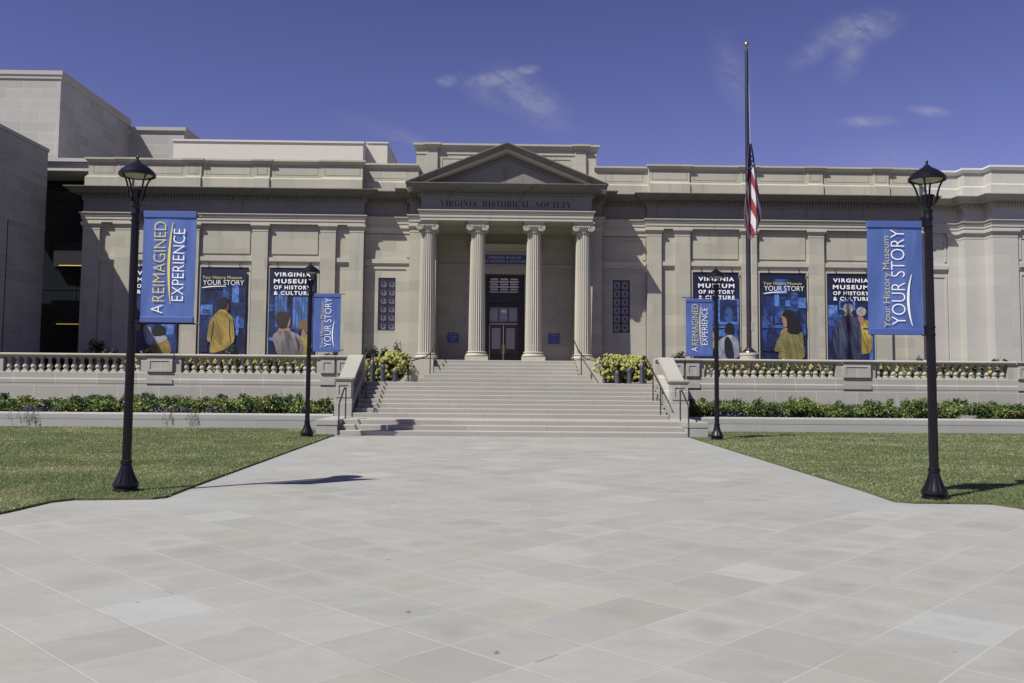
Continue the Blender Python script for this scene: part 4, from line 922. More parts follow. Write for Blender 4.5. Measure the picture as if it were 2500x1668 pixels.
# rose hedges in the planters: one shrub after another
def low_shrub(x, y, w, h, seed, side):
    lab = 'low leafy green shrub in the %s planter hedge row behind the lawn' % side
    T = thing('low_shrub', lab, 'shrub', (x, y, .38), 'low shrubs in the %s planter' % side)
    r = random.Random(seed); C, R = [], []
    for i in range(7):
        C.append((x + r.uniform(-.42, .42) * w, y + r.uniform(-.35, .25), .36 + h * r.uniform(.22, .60))); R.append((w * r.uniform(.26, .42), r.uniform(.28, .42), h * r.uniform(.28, .42)))
    for i in range(2): C.append((x + r.uniform(-.4, .4) * w, y + .1, .36 + h * .78)); R.append((.14, .14, h * .24))
    leaf_cloud('foliage', C, R, 3800, .041, LEAF, T, (.36, .32, .32), seed=seed, shell=.4, zmin=.37)
    stems(T, x, y, .37, .36 + h * .6, w * .4, 6, seed)
    k = r.random()
    if k < .25:
        mb = MB(); pts = [(x + r.uniform(-.4, .4) * w, y - .36 - r.uniform(0, .08), .36 + h * r.uniform(.45, .95), r.uniform(.022, .036), 0) for _ in range(r.choice((1, 2, 3)))]; blobs(mb, pts, seed=seed); mb.build('blossom', PINK, T)
sd = 100
for side, x0, x1 in (('left', -17.2, -5.70), ('right', 5.85, 17.5)):
    n = 13
    for i in range(n):
        x = x0 + (x1 - x0) * (i + .5) / n + rnd.uniform(-.12, .12); sd += 1
        low_shrub(x, 28.55 + rnd.uniform(-.1, .15), 1.28 * rnd.uniform(.9, 1.15), .66 * rnd.uniform(.86, 1.16), sd, side)
# violet bedding along the planter edge
def violets(x0, x1, n, label, seed):
    r = random.Random(seed); mb = MB(); T = thing('violet_flowers', label, 'flowers', ((x0 + x1) / 2, 28.0, .38)); C, R = [], []
    pts = []
    for c in range(n):
        cx = r.uniform(x0, x1)
        for _ in range(r.randint(3, 9)): pts.append((cx + r.gauss(0, .16), 28.0 + r.uniform(-.08, .12), .46 + r.uniform(0, .14), r.uniform(.014, .027), 0))
        C.append((cx, 28.02, .46)); R.append((.25, .1, .1))
    blobs(mb, pts, seed=seed); o = mb.build('blossoms', PURP, T); o['kind'] = 'stuff'
    leaf_cloud('foliage', C, R, 60 * n, .026, LEAF, T, (.5, .3, .2), seed=seed, zmin=.4)
violets(-16.5, -6.2, 14, 'violet bedding flowers along the front edge of the left planter', 5)
violets(6.3, 9.0, 3, 'few violet flowers at the near end of the right planter', 6)
def trailer(x, w, seed, label):
    r = random.Random(seed); T = thing('trailing_plant', label, 'plant', (x, 28.0, .46), 'trailing plants over the left planter'); mb = MB(); C, R = [], []
    for i in range(9):
        a = x + r.uniform(-w, w); b = a + r.uniform(-.15, .15); zz = .30 - r.uniform(0, .18)
        mb.tube([(a, 28.0, .42), (a, 27.75, .52), (b, 27.56, .45), (b, 27.53, zz)], [.006, .005, .004, .003], 5); C.append((b, 27.54, (zz + .45) / 2)); R.append((.06, .03, .12))
        C.append((a, 27.9, .52)); R.append((.14, .12, .10))
    mb.build('stem', STEM, T); leaf_cloud('foliage', C, R, 260, .020, LEAF, T, (.5, .2, .3), seed=seed, up=.1)
trailer(-14.6, .45, 51, 'small trailing plant spilling over the planter near the far left'); trailer(-9.85, .55, 53, 'largest trailing plant with violet tips over the left planter')
# hydrangeas
def hydrangea(x, y, z0, w, d, h, heads, seed, label, group=None, brown=.1, leaves=1500):
    T = thing('hydrangea_shrub', label, 'hydrangea', (x, y, z0), group); r = random.Random(seed); C, R = [], []
    for i in range(9):
        C.append((x + r.uniform(-.34, .34) * w, y + r.uniform(-.3, .3) * d, z0 + h * r.uniform(.3, .58))); R.append((w * r.uniform(.22, .32), d * r.uniform(.22, .34), h * r.uniform(.30, .44)))
    leaf_cloud('foliage', C, R, leaves, .055, LEAFH, T, (.36, .42, .22), seed=seed, shell=.45, zmin=z0 + .02)
    stems(T, x, y, z0, z0 + h * .7, w * .4, 7, seed)
    mb = MB(); pts = []
    for _ in range(heads):
        k = r.randrange(len(C)); a, b = r.uniform(0, 6.283), r.uniform(-.7, 1.45)
        if r.random() < .75: a = r.uniform(math.pi, 2 * math.pi)
        q = (math.cos(b) * math.cos(a), math.cos(b) * math.sin(a), math.sin(b)); c, e = C[k], R[k]; f = r.uniform(.9, 1.12)
        u = r.random(); mm = 2 if u < brown else (1 if u < .45 else 0)
        pts.append((c[0] + q[0] * e[0] * f, c[1] + q[1] * e[1] * f, max(z0 + .08, c[2] + q[2] * e[2] * f), r.uniform(.042, .066), mm))
    blobs(mb, pts, seed=seed); o = mb.build('flower_heads', HYD, T)
    o['kind'] = 'stuff'
hydrangea(-4.10, 32.0, 1.46, 1.80, 1.3, 1.12, 480, 201, 'large hydrangea bush of pale yellow green blooms left of the steps', leaves=3600)
hydrangea(4.22, 31.95, 1.46, 2.25, 1.3, 1.14, 600, 202, 'large hydrangea bush of pale yellow green blooms right of the steps', leaves=4200)
sd = 300
for side, x0, x1, n in (('left', -12.9, -5.7, 9), ('right', 6.1, 17.4, 13)):
    for i in range(n):
        sd += 1; hydrangea(x0 + (x1 - x0) * (i + .5) / n + rnd.uniform(-.1, .1), 30.75 + rnd.uniform(-.1, .15), 1.46, 1.15, .8, rnd.uniform(.80, .96), 95, sd, 'hydrangea bush behind the %s terrace balustrade' % side, 'hydrangeas behind the %s balustrade' % side, brown=rnd.choice((.05, .12, .4)), leaves=1700)
def evergreen(x, y, w, h, seed, label, group, dark=False):
    T = thing('evergreen_shrub', label, 'shrub', (x, y, 1.455), group); r = random.Random(seed); C, R = [], []
    for i in range(10):
        C.append((x + r.uniform(-.4, .4) * w, y + r.uniform(-.2, .2), 1.46 + h * r.uniform(.35, .8))); R.append((.13 + .08 * r.random(), .14, h * r.uniform(.16, .26)))
    leaf_cloud('foliage', C, R, 1300, .045, LEAFD, T, (.4, .4, .2), seed=seed, shell=.3); stems(T, x, y, 1.455, 1.46 + h * .7, w * .4, 6, seed)
for i, (x, y, w, h, lab) in enumerate(((-15.6, 34.2, .8, 1.55, 'dark shrub in shade beside the annex wall'), (-14.7, 33.6, 1.1, 1.22, 'low dark shrubs at the shaded foot of left pilasters'), (-13.1, 33.5, .7, 1.22, 'dark shrub below the cut off leftmost poster'), (-9.95, 32.6, .55, 1.26, 'dark green shrub at lower right corner of yellow shirt poster'),
        (-6.35, 33.2, .75, 1.12, 'low dark shrub below the far left lamp banner'), (-5.1, 33.9, .6, 1.42, 'dark upright shrub behind left hydrangea, against the wing corner'), (-4.4, 34.0, .8, 1.45, 'dark upright shrub behind left hydrangea, under the grilled window'),
        (6.55, 33.4, .75, 1.32, 'dark green shrub left of the far right lamp banner'), (15.3, 33.0, .9, 1.22, 'dark green shrub left of near right lamp pole above the balustrade'), (16.6, 33.2, .6, 1.05, 'small low shrub right of near right lamp pole above balustrade'), (18.6, 33.2, .9, 1.1, 'low dark shrub at the far right end below pale pavilion'))):
    evergreen(x, y, w, h, 500 + i, lab, 'dark shrubs on the terrace')

# ------------------------------------------------------------------ street lamps
def make_lamp(label):
    T = thing('street_lamp', label, 'street lamp', (0, 0, 0), 'black street lamps beside the path')
    fb = lambda i: 1.0 if i % 4 else .90
    mb = MB(); mb.lathe([(.168, 0), (.168, .03), (.150, .045), (.160, .06), (.172, .085), (.168, .115)], 0, 0, 32); mb.lathe([(.160, .115), (.150, .14), (.118, .20), (.092, .27), (.075, .335), (.068, .37)], 0, 0, 32, 0, fb)
    mb.lathe([(.070, .365), (.078, .372), (.078, .388), (.070, .395), (.078, .402), (.078, .416), (.06, .425)], 0, 0, 32); mb.build('base', BLACK, T, .5)
    mb = MB(); ff = lambda i: 1.0 if i % 3 else .91
    mb.lathe([(.061, .42), (.059, 1.5), (.055, 3.0), (.052, 3.80)], 0, 0, 48, 0, ff); mb.build('pole', BLACK, T, .7)
    mb = MB(); mb.lathe([(.056, 3.79), (.062, 3.80), (.062, 3.83), (.058, 3.84), (.058, 3.90), (.070, 3.915), (.070, 3.935), (.048, 3.95), (.048, 3.975), (.058, 3.99), (.070, 4.03), (.078, 4.07), (.080, 4.095), (.086, 4.115), (.092, 4.13), (.088, 4.14), (.05, 4.135)], 0, 0, 28); mb.build('collar', BLACK, T, .6)
    mb = MB(); mb.lathe([(.215, 4.365), (.240, 4.340), (.247, 4.345), (.247, 4.382), (.236, 4.395), (.205, 4.432), (.160, 4.468), (.110, 4.500), (.068, 4.524), (.042, 4.545), (.030, 4.562), (.015, 4.572), (.012, 4.585), (.019, 4.602), (.013, 4.622), (.003, 4.645)], 0, 0, 36); h = mb.build('lamp_shade', BLACK, T, .7)
    mb = MB(); mb.lathe([(.01, 4.325), (.08, 4.328), (.15, 4.338), (.195, 4.355), (.208, 4.366), (.2, 4.37)], 0, 0, 32); mb.build('lens', LENS, h, .9)
    for i in range(4):
        a = math.pi / 4 + i * math.pi / 2 + .15; c, s = math.cos(a), math.sin(a)
        mb = MB(); mb.tube([(r * c, r * s, z_) for r, z_ in ((.060, 3.985), (.105, 4.045), (.122, 4.085), (.128, 4.16), (.155, 4.25), (.188, 4.315), (.220, 4.355), (.232, 4.372))], [.009, .015, .021, .013, .013, .013, .015, .014], 8); mb.build('arm', BLACK, T, .9)
    for z_ in (3.785, 2.29):                       # clamps and rods that carry the banner
        mb = MB(); mb.box(.045, .105, -.035, .035, z_ - .09, z_ + .05); mb.lathe([(.068, z_ - .08), (.068, z_ - .065)], 0, 0, 20); mb.lathe([(.068, z_ + .02), (.068, z_ + .035)], 0, 0, 20); b = mb.build('banner_bracket', BLACK, T)
        mb = MB(); mb.tube([(.09, 0, z_), (.925, 0, z_)], .011, 8); mb.build('rod', RAILM, b)
    return T
LAMPS = [(-5.45, 12.45, 0, 'tall black street lamp nearest on the left, on the lawn edge'), (5.50, 12.10, math.pi, 'tall black street lamp nearest on the right, on the lawn edge'),
         (-5.36, 23.9, 0, 'black street lamp by the left end of the steps'), (5.50, 23.9, math.pi, 'black street lamp by the right end of the steps')]
lp = make_lamp(LAMPS[0][3])
for i, (x, y, rz, lab) in enumerate(LAMPS):
    o = lp if i == 0 else copy_tree(lp)
    o.location = (x, y, .028); o.rotation_euler = (0, 0, rz); o['label'] = lab
def swoosh(mb, x, z0, z1, bulge, thick, y, m=0, side=-1):
    """brush stroke running up the banner"""
    n = 16; a, b = [], []
    for i in range(n + 1):
        t = i / n; w = thick * math.sin(math.pi * min(1, t * .9 + .05)) ** .9; c = x + side * bulge * (1 - (2 * t - 1) ** 2) + (.0)
        a.append((c - w / 2, z0 + (z1 - z0) * t)); b.append((c + w / 2, z0 + (z1 - z0) * t))
    V = [(p[0], y, p[1]) for p in a] + [(p[0], y, p[1]) for p in b]; k = n + 1
    mb.add(V, [(i, i + k, i + k + 1, i + 1) for i in range(n)], m)
def pole_banner(x0, x1, y, z0, z1, kind, label):
    T = thing('pole_banner', label, 'banner', ((x0 + x1) / 2, y, z0), 'blue banners on the lamp posts'); w, h = x1 - x0, z1 - z0
    mb = MB(); nx, nz = 8, 20; V = []                   # vinyl with a slight billow
    for j in range(nz + 1):
        for i in range(nx + 1):
            u, v = i / nx, j / nz; V.append((x0 + w * u, y - .020 + .010 * math.sin(2.2 * math.pi * u + 2 * v) * math.sin(math.pi * v), z0 + h * v))
    Fs = [(j * (nx + 1) + i, j * (nx + 1) + i + 1, (j + 1) * (nx + 1) + i + 1, (j + 1) * (nx + 1) + i) for j in range(nz) for i in range(nx)]
    mb.add(V, Fs); k = len(V); mb.add([(a, b + .006, c) for a, b, c in V], [tuple(reversed(f)) for f in Fs]); mb.build('cloth', BANNER, T, 1.2)
    for ha, hb in ((z1 - .085 * h / 1.6, z1 + .012), (z0 - .012, z0 + .075 * h / 1.6)):
        mb = MB(); mb.box(x0, x1, y - .034, y + .016, ha, hb); mb.build('hem', HEM, T, bevel=.006)
    yy = y - .036; q = lambda u: x0 + u * w; zz = lambda v: z1 - v * h
    if kind == 'A':
        mb = MB(); text_fit(mb, 'REIMAGINED', q(.215), q(.445), zz(.815), zz(.09), yy, -.014, rot=True); mb.build('lettering', YEL, T)
        mb = MB(); text_fit(mb, 'A', q(.20), q(.42), zz(.925), zz(.845), yy, -.014, rot=True); text_fit(mb, 'EXPERIENCE', q(.58), q(.80), zz(.81), zz(.155), yy, -.012, rot=True); mb.build('lettering', WHITE, T)
        mb = MB(); swoosh(mb, q(.565), zz(.84), zz(.09), .055 * w, .05 * w, yy, side=-1); mb.build('brush_stroke', YEL, T)
    else:
        mb = MB(); text_fit(mb, 'Your History Museum', q(.265), q(.385), zz(.94), zz(.13), yy, -.012, rot=True); mb.build('lettering', YEL, T)
        mb = MB(); text_fit(mb, 'YOUR STORY', q(.415), q(.665), zz(.92), zz(.07), yy, -.014, rot=True); mb.build('lettering', WHITE, T)
        mb = MB(); swoosh(mb, q(.785), zz(.93), zz(.47), .07 * w, .045 * w, yy, side=-1); mb.build('brush_stroke', WHITE, T)
pole_banner(-5.33, -4.60, 12.45, 2.34, 3.87, 'A', 'nearest blue banner lettered A REIMAGINED EXPERIENCE, on the left lamp')
pole_banner(4.64, 5.40, 12.10, 2.25, 3.79, 'B', 'nearest blue banner lettered Your History Museum YOUR STORY, right lamp')
pole_banner(-5.26, -4.54, 23.9, 2.28, 3.80, 'B', 'small distant blue banner lettered YOUR STORY on the left far lamp')
pole_banner(4.68, 5.40, 23.9, 2.25, 3.77, 'A', 'small distant blue banner lettered A REIMAGINED EXPERIENCE on right far lamp')

# ------------------------------------------------------------------ facade posters
def poster(xc, label, group='tall picture posters hung on the facade'):
    x0, x1, z0, z1 = xc - .94, xc + .94, 2.50, 6.05
    T = thing('wall_poster', label, 'poster', (xc, 37.0, z0), group)
    mb = MB(); mb.box(x0, x1, 37.0, 37.02, z0, z1); mb.build('print', POSTER, T)
    mb = MB(); mb.tube([(x0 - .03, 36.99, z1 + .03), (x1 + .03, 36.99, z1 + .03)], .022, 6); mb.tube([(x0 - .03, 36.99, z0 - .02), (x1 + .03, 36.99, z0 - .02)], .02, 6); mb.build('hanging_rod', RAILM, T)
    for dx in (-.62, .66):
        mb = MB(); mb.tube([(xc + dx, 37.12, 6.26), (xc + dx, 36.94, 6.26), (xc + dx, 36.93, 6.20), (xc + dx, 36.97, 6.08)], .014, 6); mb.build('hook', RAILM, T)
    return T, x0, x1, z0, z1
class Print:
    """layers of printed shapes laid on a poster; coordinates 0..1 across and down"""
    def __init__(s, pk): s.T, s.x0, s.x1, s.z0, s.z1 = pk; s.y = 36.998
    def P(s, u, v): return (s.x0 + u * (s.x1 - s.x0), s.z1 - v * (s.z1 - s.z0))
    def shape(s, name, pts, mat, smooth=True):
        s.y -= .0025; q = [s.P(*p) for p in pts]; q = smooth_poly(q, 4) if smooth else q
        mb = MB(); mb.add([(x, s.y, z) for x, z in q], [tuple(range(len(q)))]); return mb.build(name, mat, s.T)
    def rect(s, name, u0, v0, u1, v1, mat): return s.shape(name, [(u0, v1), (u1, v1), (u1, v0), (u0, v0)], mat, False)
    def text(s, rows, mat, off=0.0, sp=1.0):
        s.y -= .0025
        for t, u0, v0, u1, v1 in rows:
            mb = MB(); a, b = s.P(u0, v1), s.P(u1, v0); text_fit(mb, t, a[0], b[0], a[1], b[1], s.y, off, sp); mb.build('lettering', mat, s.T)
    def head_title(s): s.text([('VIRGINIA', .105, .045, .90, .090), ('MUSEUM', .10, .122, .905, .170), ('OF HISTORY', .105, .197, .905, .240), ('& CULTURE', .105, .262, .91, .305)], WHITE, .035, 1.25)
    def story_title(s):
        s.text([('Your History Museum', .045, .094, .905, .128)], YEL); s.text([('YOUR STORY', .065, .142, .955, .200)], WHITE, -.006)
        s.shape('brush_stroke', [(.06, .228), (.25, .212), (.54, .210), (.54, .218), (.3, .222), (.07, .236)], WHITE)
g = Print(poster(-14.40, 'cut off poster behind the nearest left banner, figure in yellow'))
g.rect('gallery_panel', .62, .55, .95, .95, P_MB); g.shape('wall_picture', [(.66, .60), (.92, .60), (.92, .78), (.66, .78)], P_LB, False)
g.shape('person_shirt', [(.02, .80), (.20, .70), (.42, .72), (.50, .86), (.46, 1.0), (.02, 1.0)], P_NAVY); g.shape('person_hair', ellipse(.17, .66, .14, .075), P_HAIR)
g.shape('child_top', [(.44, .86), (.60, .80), (.80, .84), (.88, 1.0), (.50, 1.0)], P_YEL); g.shape('sleeve', [(.28, .68), (.42, .70), (.50, .80), (.72, .79), (.80, .83), (.62, .88), (.40, .90), (.30, .80)], P_SHIRT); g.shape('child_hair', ellipse(.62, .735, .15, .065), P_HAIR)
g.head_title()
g = Print(poster(-11.62, 'poster of a man in yellow striped shirt seen from behind, YOUR STORY'))
g.rect('gallery_panel', .0, .36, .16, .60, P_DB); g.rect('gallery_panel', .70, .20, .84, .40, P_LB); g.rect('gallery_panel', .50, .23, .64, .37, P_MB); g.rect('gallery_panel', .80, .40, 1.0, .58, P_DB); g.rect('wall_picture', .02, .43, .28, .545, P_LB); g.rect('wall_picture', .06, .48, .25, .535, P_MB)
g.rect('gallery_panel', .72, .58, .98, .70, P_MB); g.rect('gallery_panel', .80, .56, .86, .78, P_LB); g.rect('gallery_panel', .02, .70, .2, .98, P_DB)
for i in range(6): g.shape('star_print', ellipse(.36 + .06 * i, .27 + .02 * (i % 3), .012, .007, 5), P_LB, False)
g.shape('trousers', [(.30, .92), (.52, .90), (.76, .88), (.78, 1.0), (.28, 1.0)], P_BLK); g.shape('face', [(.50, .39), (.62, .40), (.65, .45), (.63, .50), (.56, .52), (.48, .50)], P_SKIND)
g.shape('striped_shirt', [(.44, .49), (.56, .50), (.70, .56), (.75, .64), (.78, .83), (.70, .89), (.55, .95), (.27, .985), (.26, .87), (.19, .83), (.23, .63), (.34, .54)], P_STRIPE); g.shape('sleeve_fold', [(.31, .62), (.33, .64), (.30, .80), (.285, .86), (.275, .80)], P_BROWN); g.shape('sleeve_fold', [(.655, .62), (.67, .62), (.69, .78), (.70, .87), (.67, .80)], P_BROWN); g.shape('collar', [(.44, .485), (.56, .49), (.62, .53), (.50, .515)], P_YEL); g.shape('hair', [(.39, .40), (.42, .36), (.54, .345), (.61, .37), (.60, .41), (.57, .45), (.48, .485), (.41, .45)], P_HAIR)
g.story_title()
g = Print(poster(-8.80, 'poster of a man in taupe shirt with a fair haired child, seen from behind'))
g.rect('wood_planks', .14, .30, .40, .68, P_PLANK); g.rect('wood_planks', .52, .33, .86, .70, P_PLANK); g.rect('gallery_panel', .0, .42, .14, .5, P_MB); g.rect('gallery_panel', .0, .55, .13, .8, P_DB); g.rect('gallery_panel', .02, .80, .13, .84, P_LB)
g.shape('neck', [(.26, .68), (.44, .68), (.48, .75), (.22, .75)], P_SKIN); g.shape('face', [(.38, .52), (.46, .55), (.485, .60), (.46, .67), (.38, .68)], P_SKIN)
g.shape('child_top', [(.72, .78), (.84, .76), (.93, .80), (.95, 1.0), (.66, 1.0)], P_YEL); g.shape('child_neck', [(.74, .70), (.82, .70), (.83, .78), (.74, .78)], P_SKIN)
g.shape('taupe_shirt', [(.20, .735), (.32, .725), (.44, .728), (.66, .765), (.78, .89), (.70, .99), (.25, 1.0), (.16, .90), (.10, .79)], P_TAUPE); g.shape('sleeve_fold', [(.60, .80), (.62, .80), (.70, .90), (.66, .97), (.655, .90)], P_BROWN); g.shape('hair', [(.16, .58), (.19, .52), (.30, .50), (.42, .52), (.46, .57), (.42, .63), (.40, .68), (.26, .69), (.18, .64)], P_BROWN); g.shape('child_hair', [(.65, .66), (.68, .61), (.76, .59), (.85, .62), (.87, .70), (.83, .76), (.76, .70), (.69, .71)], P_BLOND)
g.head_title()
g = Print(poster(8.76, 'poster of a boy with dark backpack facing a framed portrait'))
g.rect('picture_frame', .52, .30, 1.0, .60, P_LB); g.rect('picture_field', .58, .315, .97, .565, P_DB); g.shape('picture_figure', [(.68, .55), (.70, .46), (.76, .40), (.82, .40), (.88, .47), (.92, .55)], P_MB); g.rect('gallery_panel', .42, .30, .50, .60, P_MB); g.rect('gallery_panel', .44, .62, 1.0, .64, P_LB); g.rect('gallery_panel', .56, .66, .68, .74, P_LB); g.rect('gallery_panel', .90, .62, .99, .80, P_MB)
g.shape('yellow_sleeve', [(.38, .70), (.46, .71), (.48, .84), (.40, .88)], P_YEL)
g.shape('neck', [(.74, .70), (.84, .70), (.86, .74), (.72, .74)], P_SKIND); g.shape('pale_shirt', [(.72, .73), (.86, .73), (.98, .79), (1.0, .90), (.95, .99), (.54, .99), (.53, .82), (.60, .77)], P_SHIRT); g.shape('backpack', [(.70, .76), (.76, .745), (.80, .77), (.86, .85), (.88, .99), (.72, .99), (.67, .86)], P_BLK); g.shape('ears', ellipse(.79, .665, .115, .02, 10), P_SKIND); g.shape('hair', ellipse(.79, .645, .10, .065), P_HAIR)
g.head_title()
g = Print(poster(11.58, 'poster of a woman with long black hair in patterned shawl, YOUR STORY'))
for u0, v0, u1, v1, m_ in ((.30, .06, .60, .24, P_MB), (.30, .22, .40, .38, P_LB), (.40, .27, .56, .38, P_MB), (.54, .31, .64, .38, P_LB), (.66, .22, .82, .44, P_MB), (.82, .28, 1.0, .40, P_LB), (.38, .40, .68, .46, P_MB), (.02, .50, .26, .60, P_MB), (.30, .46, .50, .58, P_MB), (.02, .60, .50, .64, P_MB), (.90, .58, .99, .72, P_MB)): g.rect('gallery_panel', u0, v0, u1, v1, m_)
g.rect('picture_field', .42, .29, .53, .36, P_DB)
g.shape('bell', [(.14, .68), (.22, .63), (.30, .66), (.36, .72), (.37, .84), (.44, .90), (.02, .90), (.10, .82), (.11, .72)], P_DB); g.shape('face', [(.45, .46), (.56, .45), (.60, .55), (.56, .62), (.50, .625), (.47, .56)], P_SKIN); g.shape('hand', [(.42, .68), (.50, .64), (.58, .64), (.54, .70), (.44, .74)], P_SKIN)
g.shape('patterned_shawl', [(.44, .71), (.60, .68), (.82, .68), (.91, .71), (.93, .82), (.92, .99), (.40, 1.0), (.38, .92), (.29, .90), (.32, .81)], P_SHAWL); g.shape('long_hair', [(.45, .48), (.52, .435), (.63, .42), (.75, .46), (.81, .55), (.86, .68), (.76, .71), (.60, .69), (.57, .62), (.555, .53), (.50, .50)], P_HAIR)
g.story_title()
g = Print(poster(14.40, 'poster of an older grey haired couple seen from behind, partly hidden'))
g.rect('gallery_panel', .24, .31, .60, .42, P_LB); g.rect('picture_field', .27, .325, .54, .39, P_DB); g.rect('gallery_panel', .0, .36, .20, .50, P_LB); g.shape('arched_case', [(.0, .60), (.02, .52), (.12, .46), (.24, .46), (.34, .52), (.36, .62)], P_MB); g.rect('gallery_panel', .66, .30, .84, .50, P_DB)
g.rect('gallery_panel', .90, .72, .985, 1.0, P_LB)
g.shape('neck', [(.38, .44), (.50, .44), (.53, .50), (.36, .50)], P_SKIN); g.shape('yellow_jacket', [(.68, .57), (.82, .53), (.93, .60), (.94, .88), (.80, .93), (.66, .90)], P_YEL); g.shape('woman_neck', [(.66, .48), (.76, .49), (.78, .57), (.68, .57)], P_SKIN)
g.shape('navy_shirt', [(.37, .485), (.51, .485), (.68, .55), (.72, .70), (.72, .88), (.66, 1.0), (.24, 1.0), (.12, .90), (.09, .76), (.18, .55)], P_NAVY); g.shape('sleeve_fold', [(.20, .62), (.215, .63), (.225, .80), (.215, .95), (.20, .80)], P_BLK); g.shape('sleeve_fold', [(.63, .62), (.645, .63), (.655, .80), (.64, .95), (.63, .80)], P_BLK); g.shape('grey_hair', ellipse(.435, .40, .105, .065), P_GREY); g.shape('white_hair', ellipse(.725, .435, .11, .055), P_GREY)
g.head_title()

# ------------------------------------------------------------------ signs on the porch wall
T = thing('sign_board', 'blue board over the door reading VIRGINIA MUSEUM OF HISTORY & CULTURE', 'sign', (0, 38.5, 6.55)); mb = MB(); mb.box(-1.02, .98, 38.44, 38.48, 6.53, 6.925); mb.build('panel', SIGN, T)
mb = MB(); text_fit(mb, 'VIRGINIA MUSEUM', -.74, .66, 6.76, 6.86, 38.437, .02, 1.2); text_fit(mb, 'OF HISTORY & CULTURE', -.92, .88, 6.60, 6.70, 38.437, .02, 1.15); mb.build('lettering', SIGNT, T)
for x0, x1, z0, z1, rows, lab in ((-2.46, -1.97, 3.12, 3.54, 4, 'blue plaque with four lines on the porch wall left of the door'), (1.87, 2.37, 3.11, 3.55, 2, 'blue plaque on the porch wall right of the door')):
    T = thing('wall_plaque', lab, 'plaque', ((x0 + x1) / 2, 38.57, z0)); mb = MB(); mb.box(x0, x1, 38.565, 38.60, z0, z1); mb.build('panel', PLAQ, T); mb = MB()
    for i in range(rows):
        hw = (.17, .19, .14, .08)[i] if rows == 4 else (.12, .06)[i]; zc = z1 - .07 - i * (.085 if rows == 4 else .27)
        q = (x0 + x1) / 2 - hw
        while q < (x0 + x1) / 2 + hw - .02:
            l = rnd.uniform(.02, .05); mb.box(q, min(q + l, (x0 + x1) / 2 + hw), 38.560, 38.564, zc - .014, zc + .014); q += l + .014
    mb.build('fine_print', PLAQT, T)

# ------------------------------------------------------------------ flagpole and flag
FX, FY = 8.84, 32.5
T = thing('flagpole', 'tall bronze flagpole with gilt ball on round stone base', 'flagpole', (FX, FY, 1.455))
mb = MB(); mb.lathe([(.34, 1.455), (.34, 2.50), (.355, 2.51), (.355, 2.585), (.33, 2.6)], FX, FY, 28); mb.build('base', STONE_TRIM, T, .6)
mb = MB(); mb.lathe([(.26, 2.60), (.27, 2.62), (.25, 2.66), (.20, 2.68), (.20, 2.71), (.15, 2.73), (.14, 2.76), (.10, 2.79)], FX, FY, 28); mb.build('shoe', POLEM, T, .6)
mb = MB(); mb.lathe([(.088, 2.78), (.088, 5.5), (.075, 10), (.055, 13.85), (.045, 13.9)], FX, FY, 20); mb.build('pole', POLEM, T, .6)
mb = MB(); mb.lathe([(.02, 13.9), (.06, 13.92), (.06, 13.95), (.025, 13.98), (.05, 14.01), (.085, 14.06), (.095, 14.11), (.08, 14.17), (.04, 14.2), (.005, 14.21)], FX, FY, 18); mb.build('ball', GOLD, T, .7)
mb = MB(); mb.box(FX + .06, FX + .15, FY - .10, FY - .02, 3.42, 3.73); mb.build('halyard_box', plain('grey_box', (.30, .30, .31), .5), T, bevel=.008)
mb = MB(); mb.tube([(FX + .10, FY - .06, 3.72), (FX + .10, FY - .06, 5.2), (FX + .10, FY - .04, 10.4), (FX + .06, FY, 13.85)], .0045, 5); mb.build('halyard', plain('white_rope', (.6, .6, .6), .8), T)
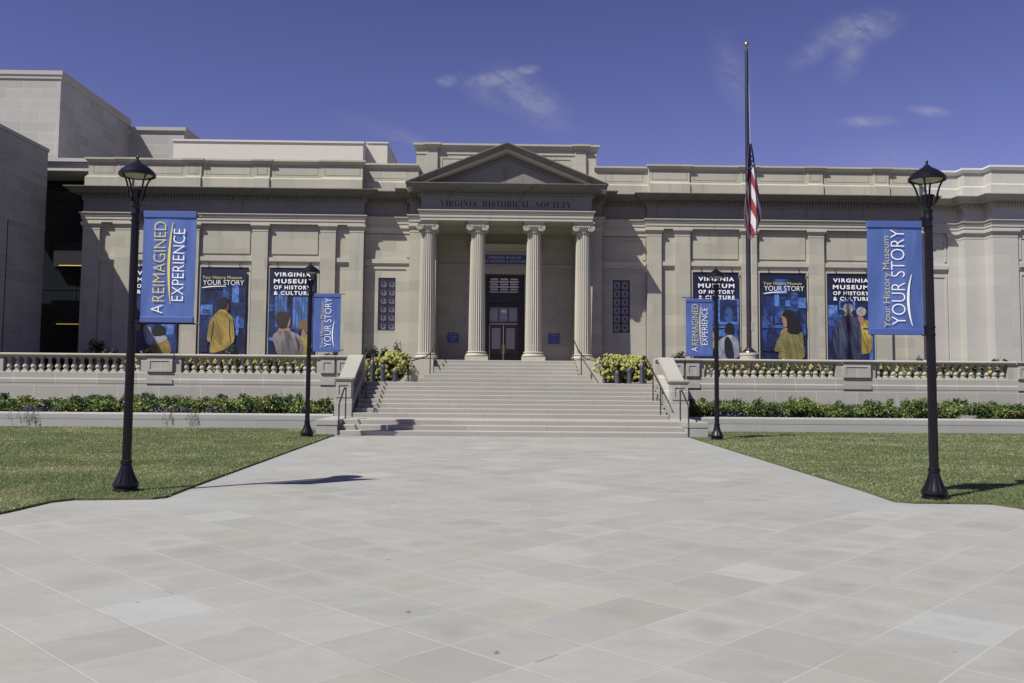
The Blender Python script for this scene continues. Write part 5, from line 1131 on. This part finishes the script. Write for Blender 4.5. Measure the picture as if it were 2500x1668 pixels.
def flag():
    T = thing('national_flag', 'limp American flag with stars and stripes hanging at half staff', 'flag', (FX, FY, 6.7)); W_, R_, B_ = plain('flag_white', (.50, .50, .54), .8), plain('flag_red', (.22, .030, .038), .8), plain('flag_blue', (.026, .031, .105), .8)
    ns, nt = 60, 110
    def fold(s, t):
        w = .08 + .60 * min(1, t * 1.4) ** .75 * (1 if t < .86 else 1 - .55 * (t - .86) / .14)     # gathered width
        xc = FX + .03 + .09 * t; f = math.sin(s * 3 * math.pi * 1.05 + .8 + t * 1.2)
        x = xc + (s - .5) * w + .03 * w * math.sin(s * 17 + t * 5); y = FY - .26 - .13 * f * min(1, t * 2.2) - .05 * math.sin(s * 21 + 3 * t)
        zb = 6.72 + .42 * s ** 1.4 + (.12 * math.sin(s * 12)) * .35
        z = 10.28 + (zb - 10.28) * t
        return x, y, z
    cw, cr, cb = MB(), MB(), MB(); mb = MB(); V, Fs, M = [], [], []
    for j in range(nt + 1):
        for i in range(ns + 1): V.append(fold(i / ns, j / nt))
    for j in range(nt):
        for i in range(ns):
            s, t = (i + .5) / ns, (j + .5) / nt
            if t < .405 - .16 * s + .03 * math.sin(s * 7) and s < .70: m = 2
            elif t < .20: m = 2
            else:
                k = s * 8.0 - (t - .2) * 5.6 + 10.15 - (1.2 * max(0, .22 - s) / .22)
                m = int(math.floor(k)) % 2
            Fs.append((j * (ns + 1) + i, j * (ns + 1) + i + 1, (j + 1) * (ns + 1) + i + 1, (j + 1) * (ns + 1) + i)); M.append(m)
    k = 0
    for f, m in zip(Fs, M): mb.f.append(f); mb.m.append(m)
    mb.v = V; cl = mb.build('cloth', [W_, R_, B_], T, 2.0)
    md = cl.modifiers.new('thickness', 'SOLIDIFY'); md.thickness = .004
    st = MB()
    for t in np.arange(.09, .36, .029):
        n = 1 + int(t * 9)
        for q in range(n):
            s = (q + .5 + (.25 if int(t * 100) % 2 else -.1)) / n * .70
            if s > .66 or t > .37 - .16 * s: continue
            x, y, z = fold(s, t); pts = [(x + (.034 if i % 2 == 0 else .014) * math.sin(i * math.pi / 5), y - .012, z + (.042 if i % 2 == 0 else .017) * math.cos(i * math.pi / 5)) for i in range(10)]
            st.add(pts, [tuple(range(10))])
    st.build('stars', W_, cl)
flag()
# a few dead leaves on the paving
for i, (x, y, lab) in enumerate(((.42, 21.9, 'small pale scrap on the path before the steps'), (-1.02, 6.25, 'single dry leaf on the middle of the plaza'), (-.42, 5.35, 'single dry leaf on plaza near the pale slab'))):
    mb = MB(); w = .14 if i == 0 else .024
    mb.add([(x - w, y, .006), (x - w * .3, y - w * .35, .009), (x + w, y + .004, .007), (x + w * .2, y + w * .4, .013)], [(0, 1, 3), (1, 2, 3)])
    tag(mb.build('fallen_leaf', plain('dry_leaf' if i else 'pale_scrap', (.12, .08, .05) if i else (.45, .42, .30), .8)), lab, 'leaf')
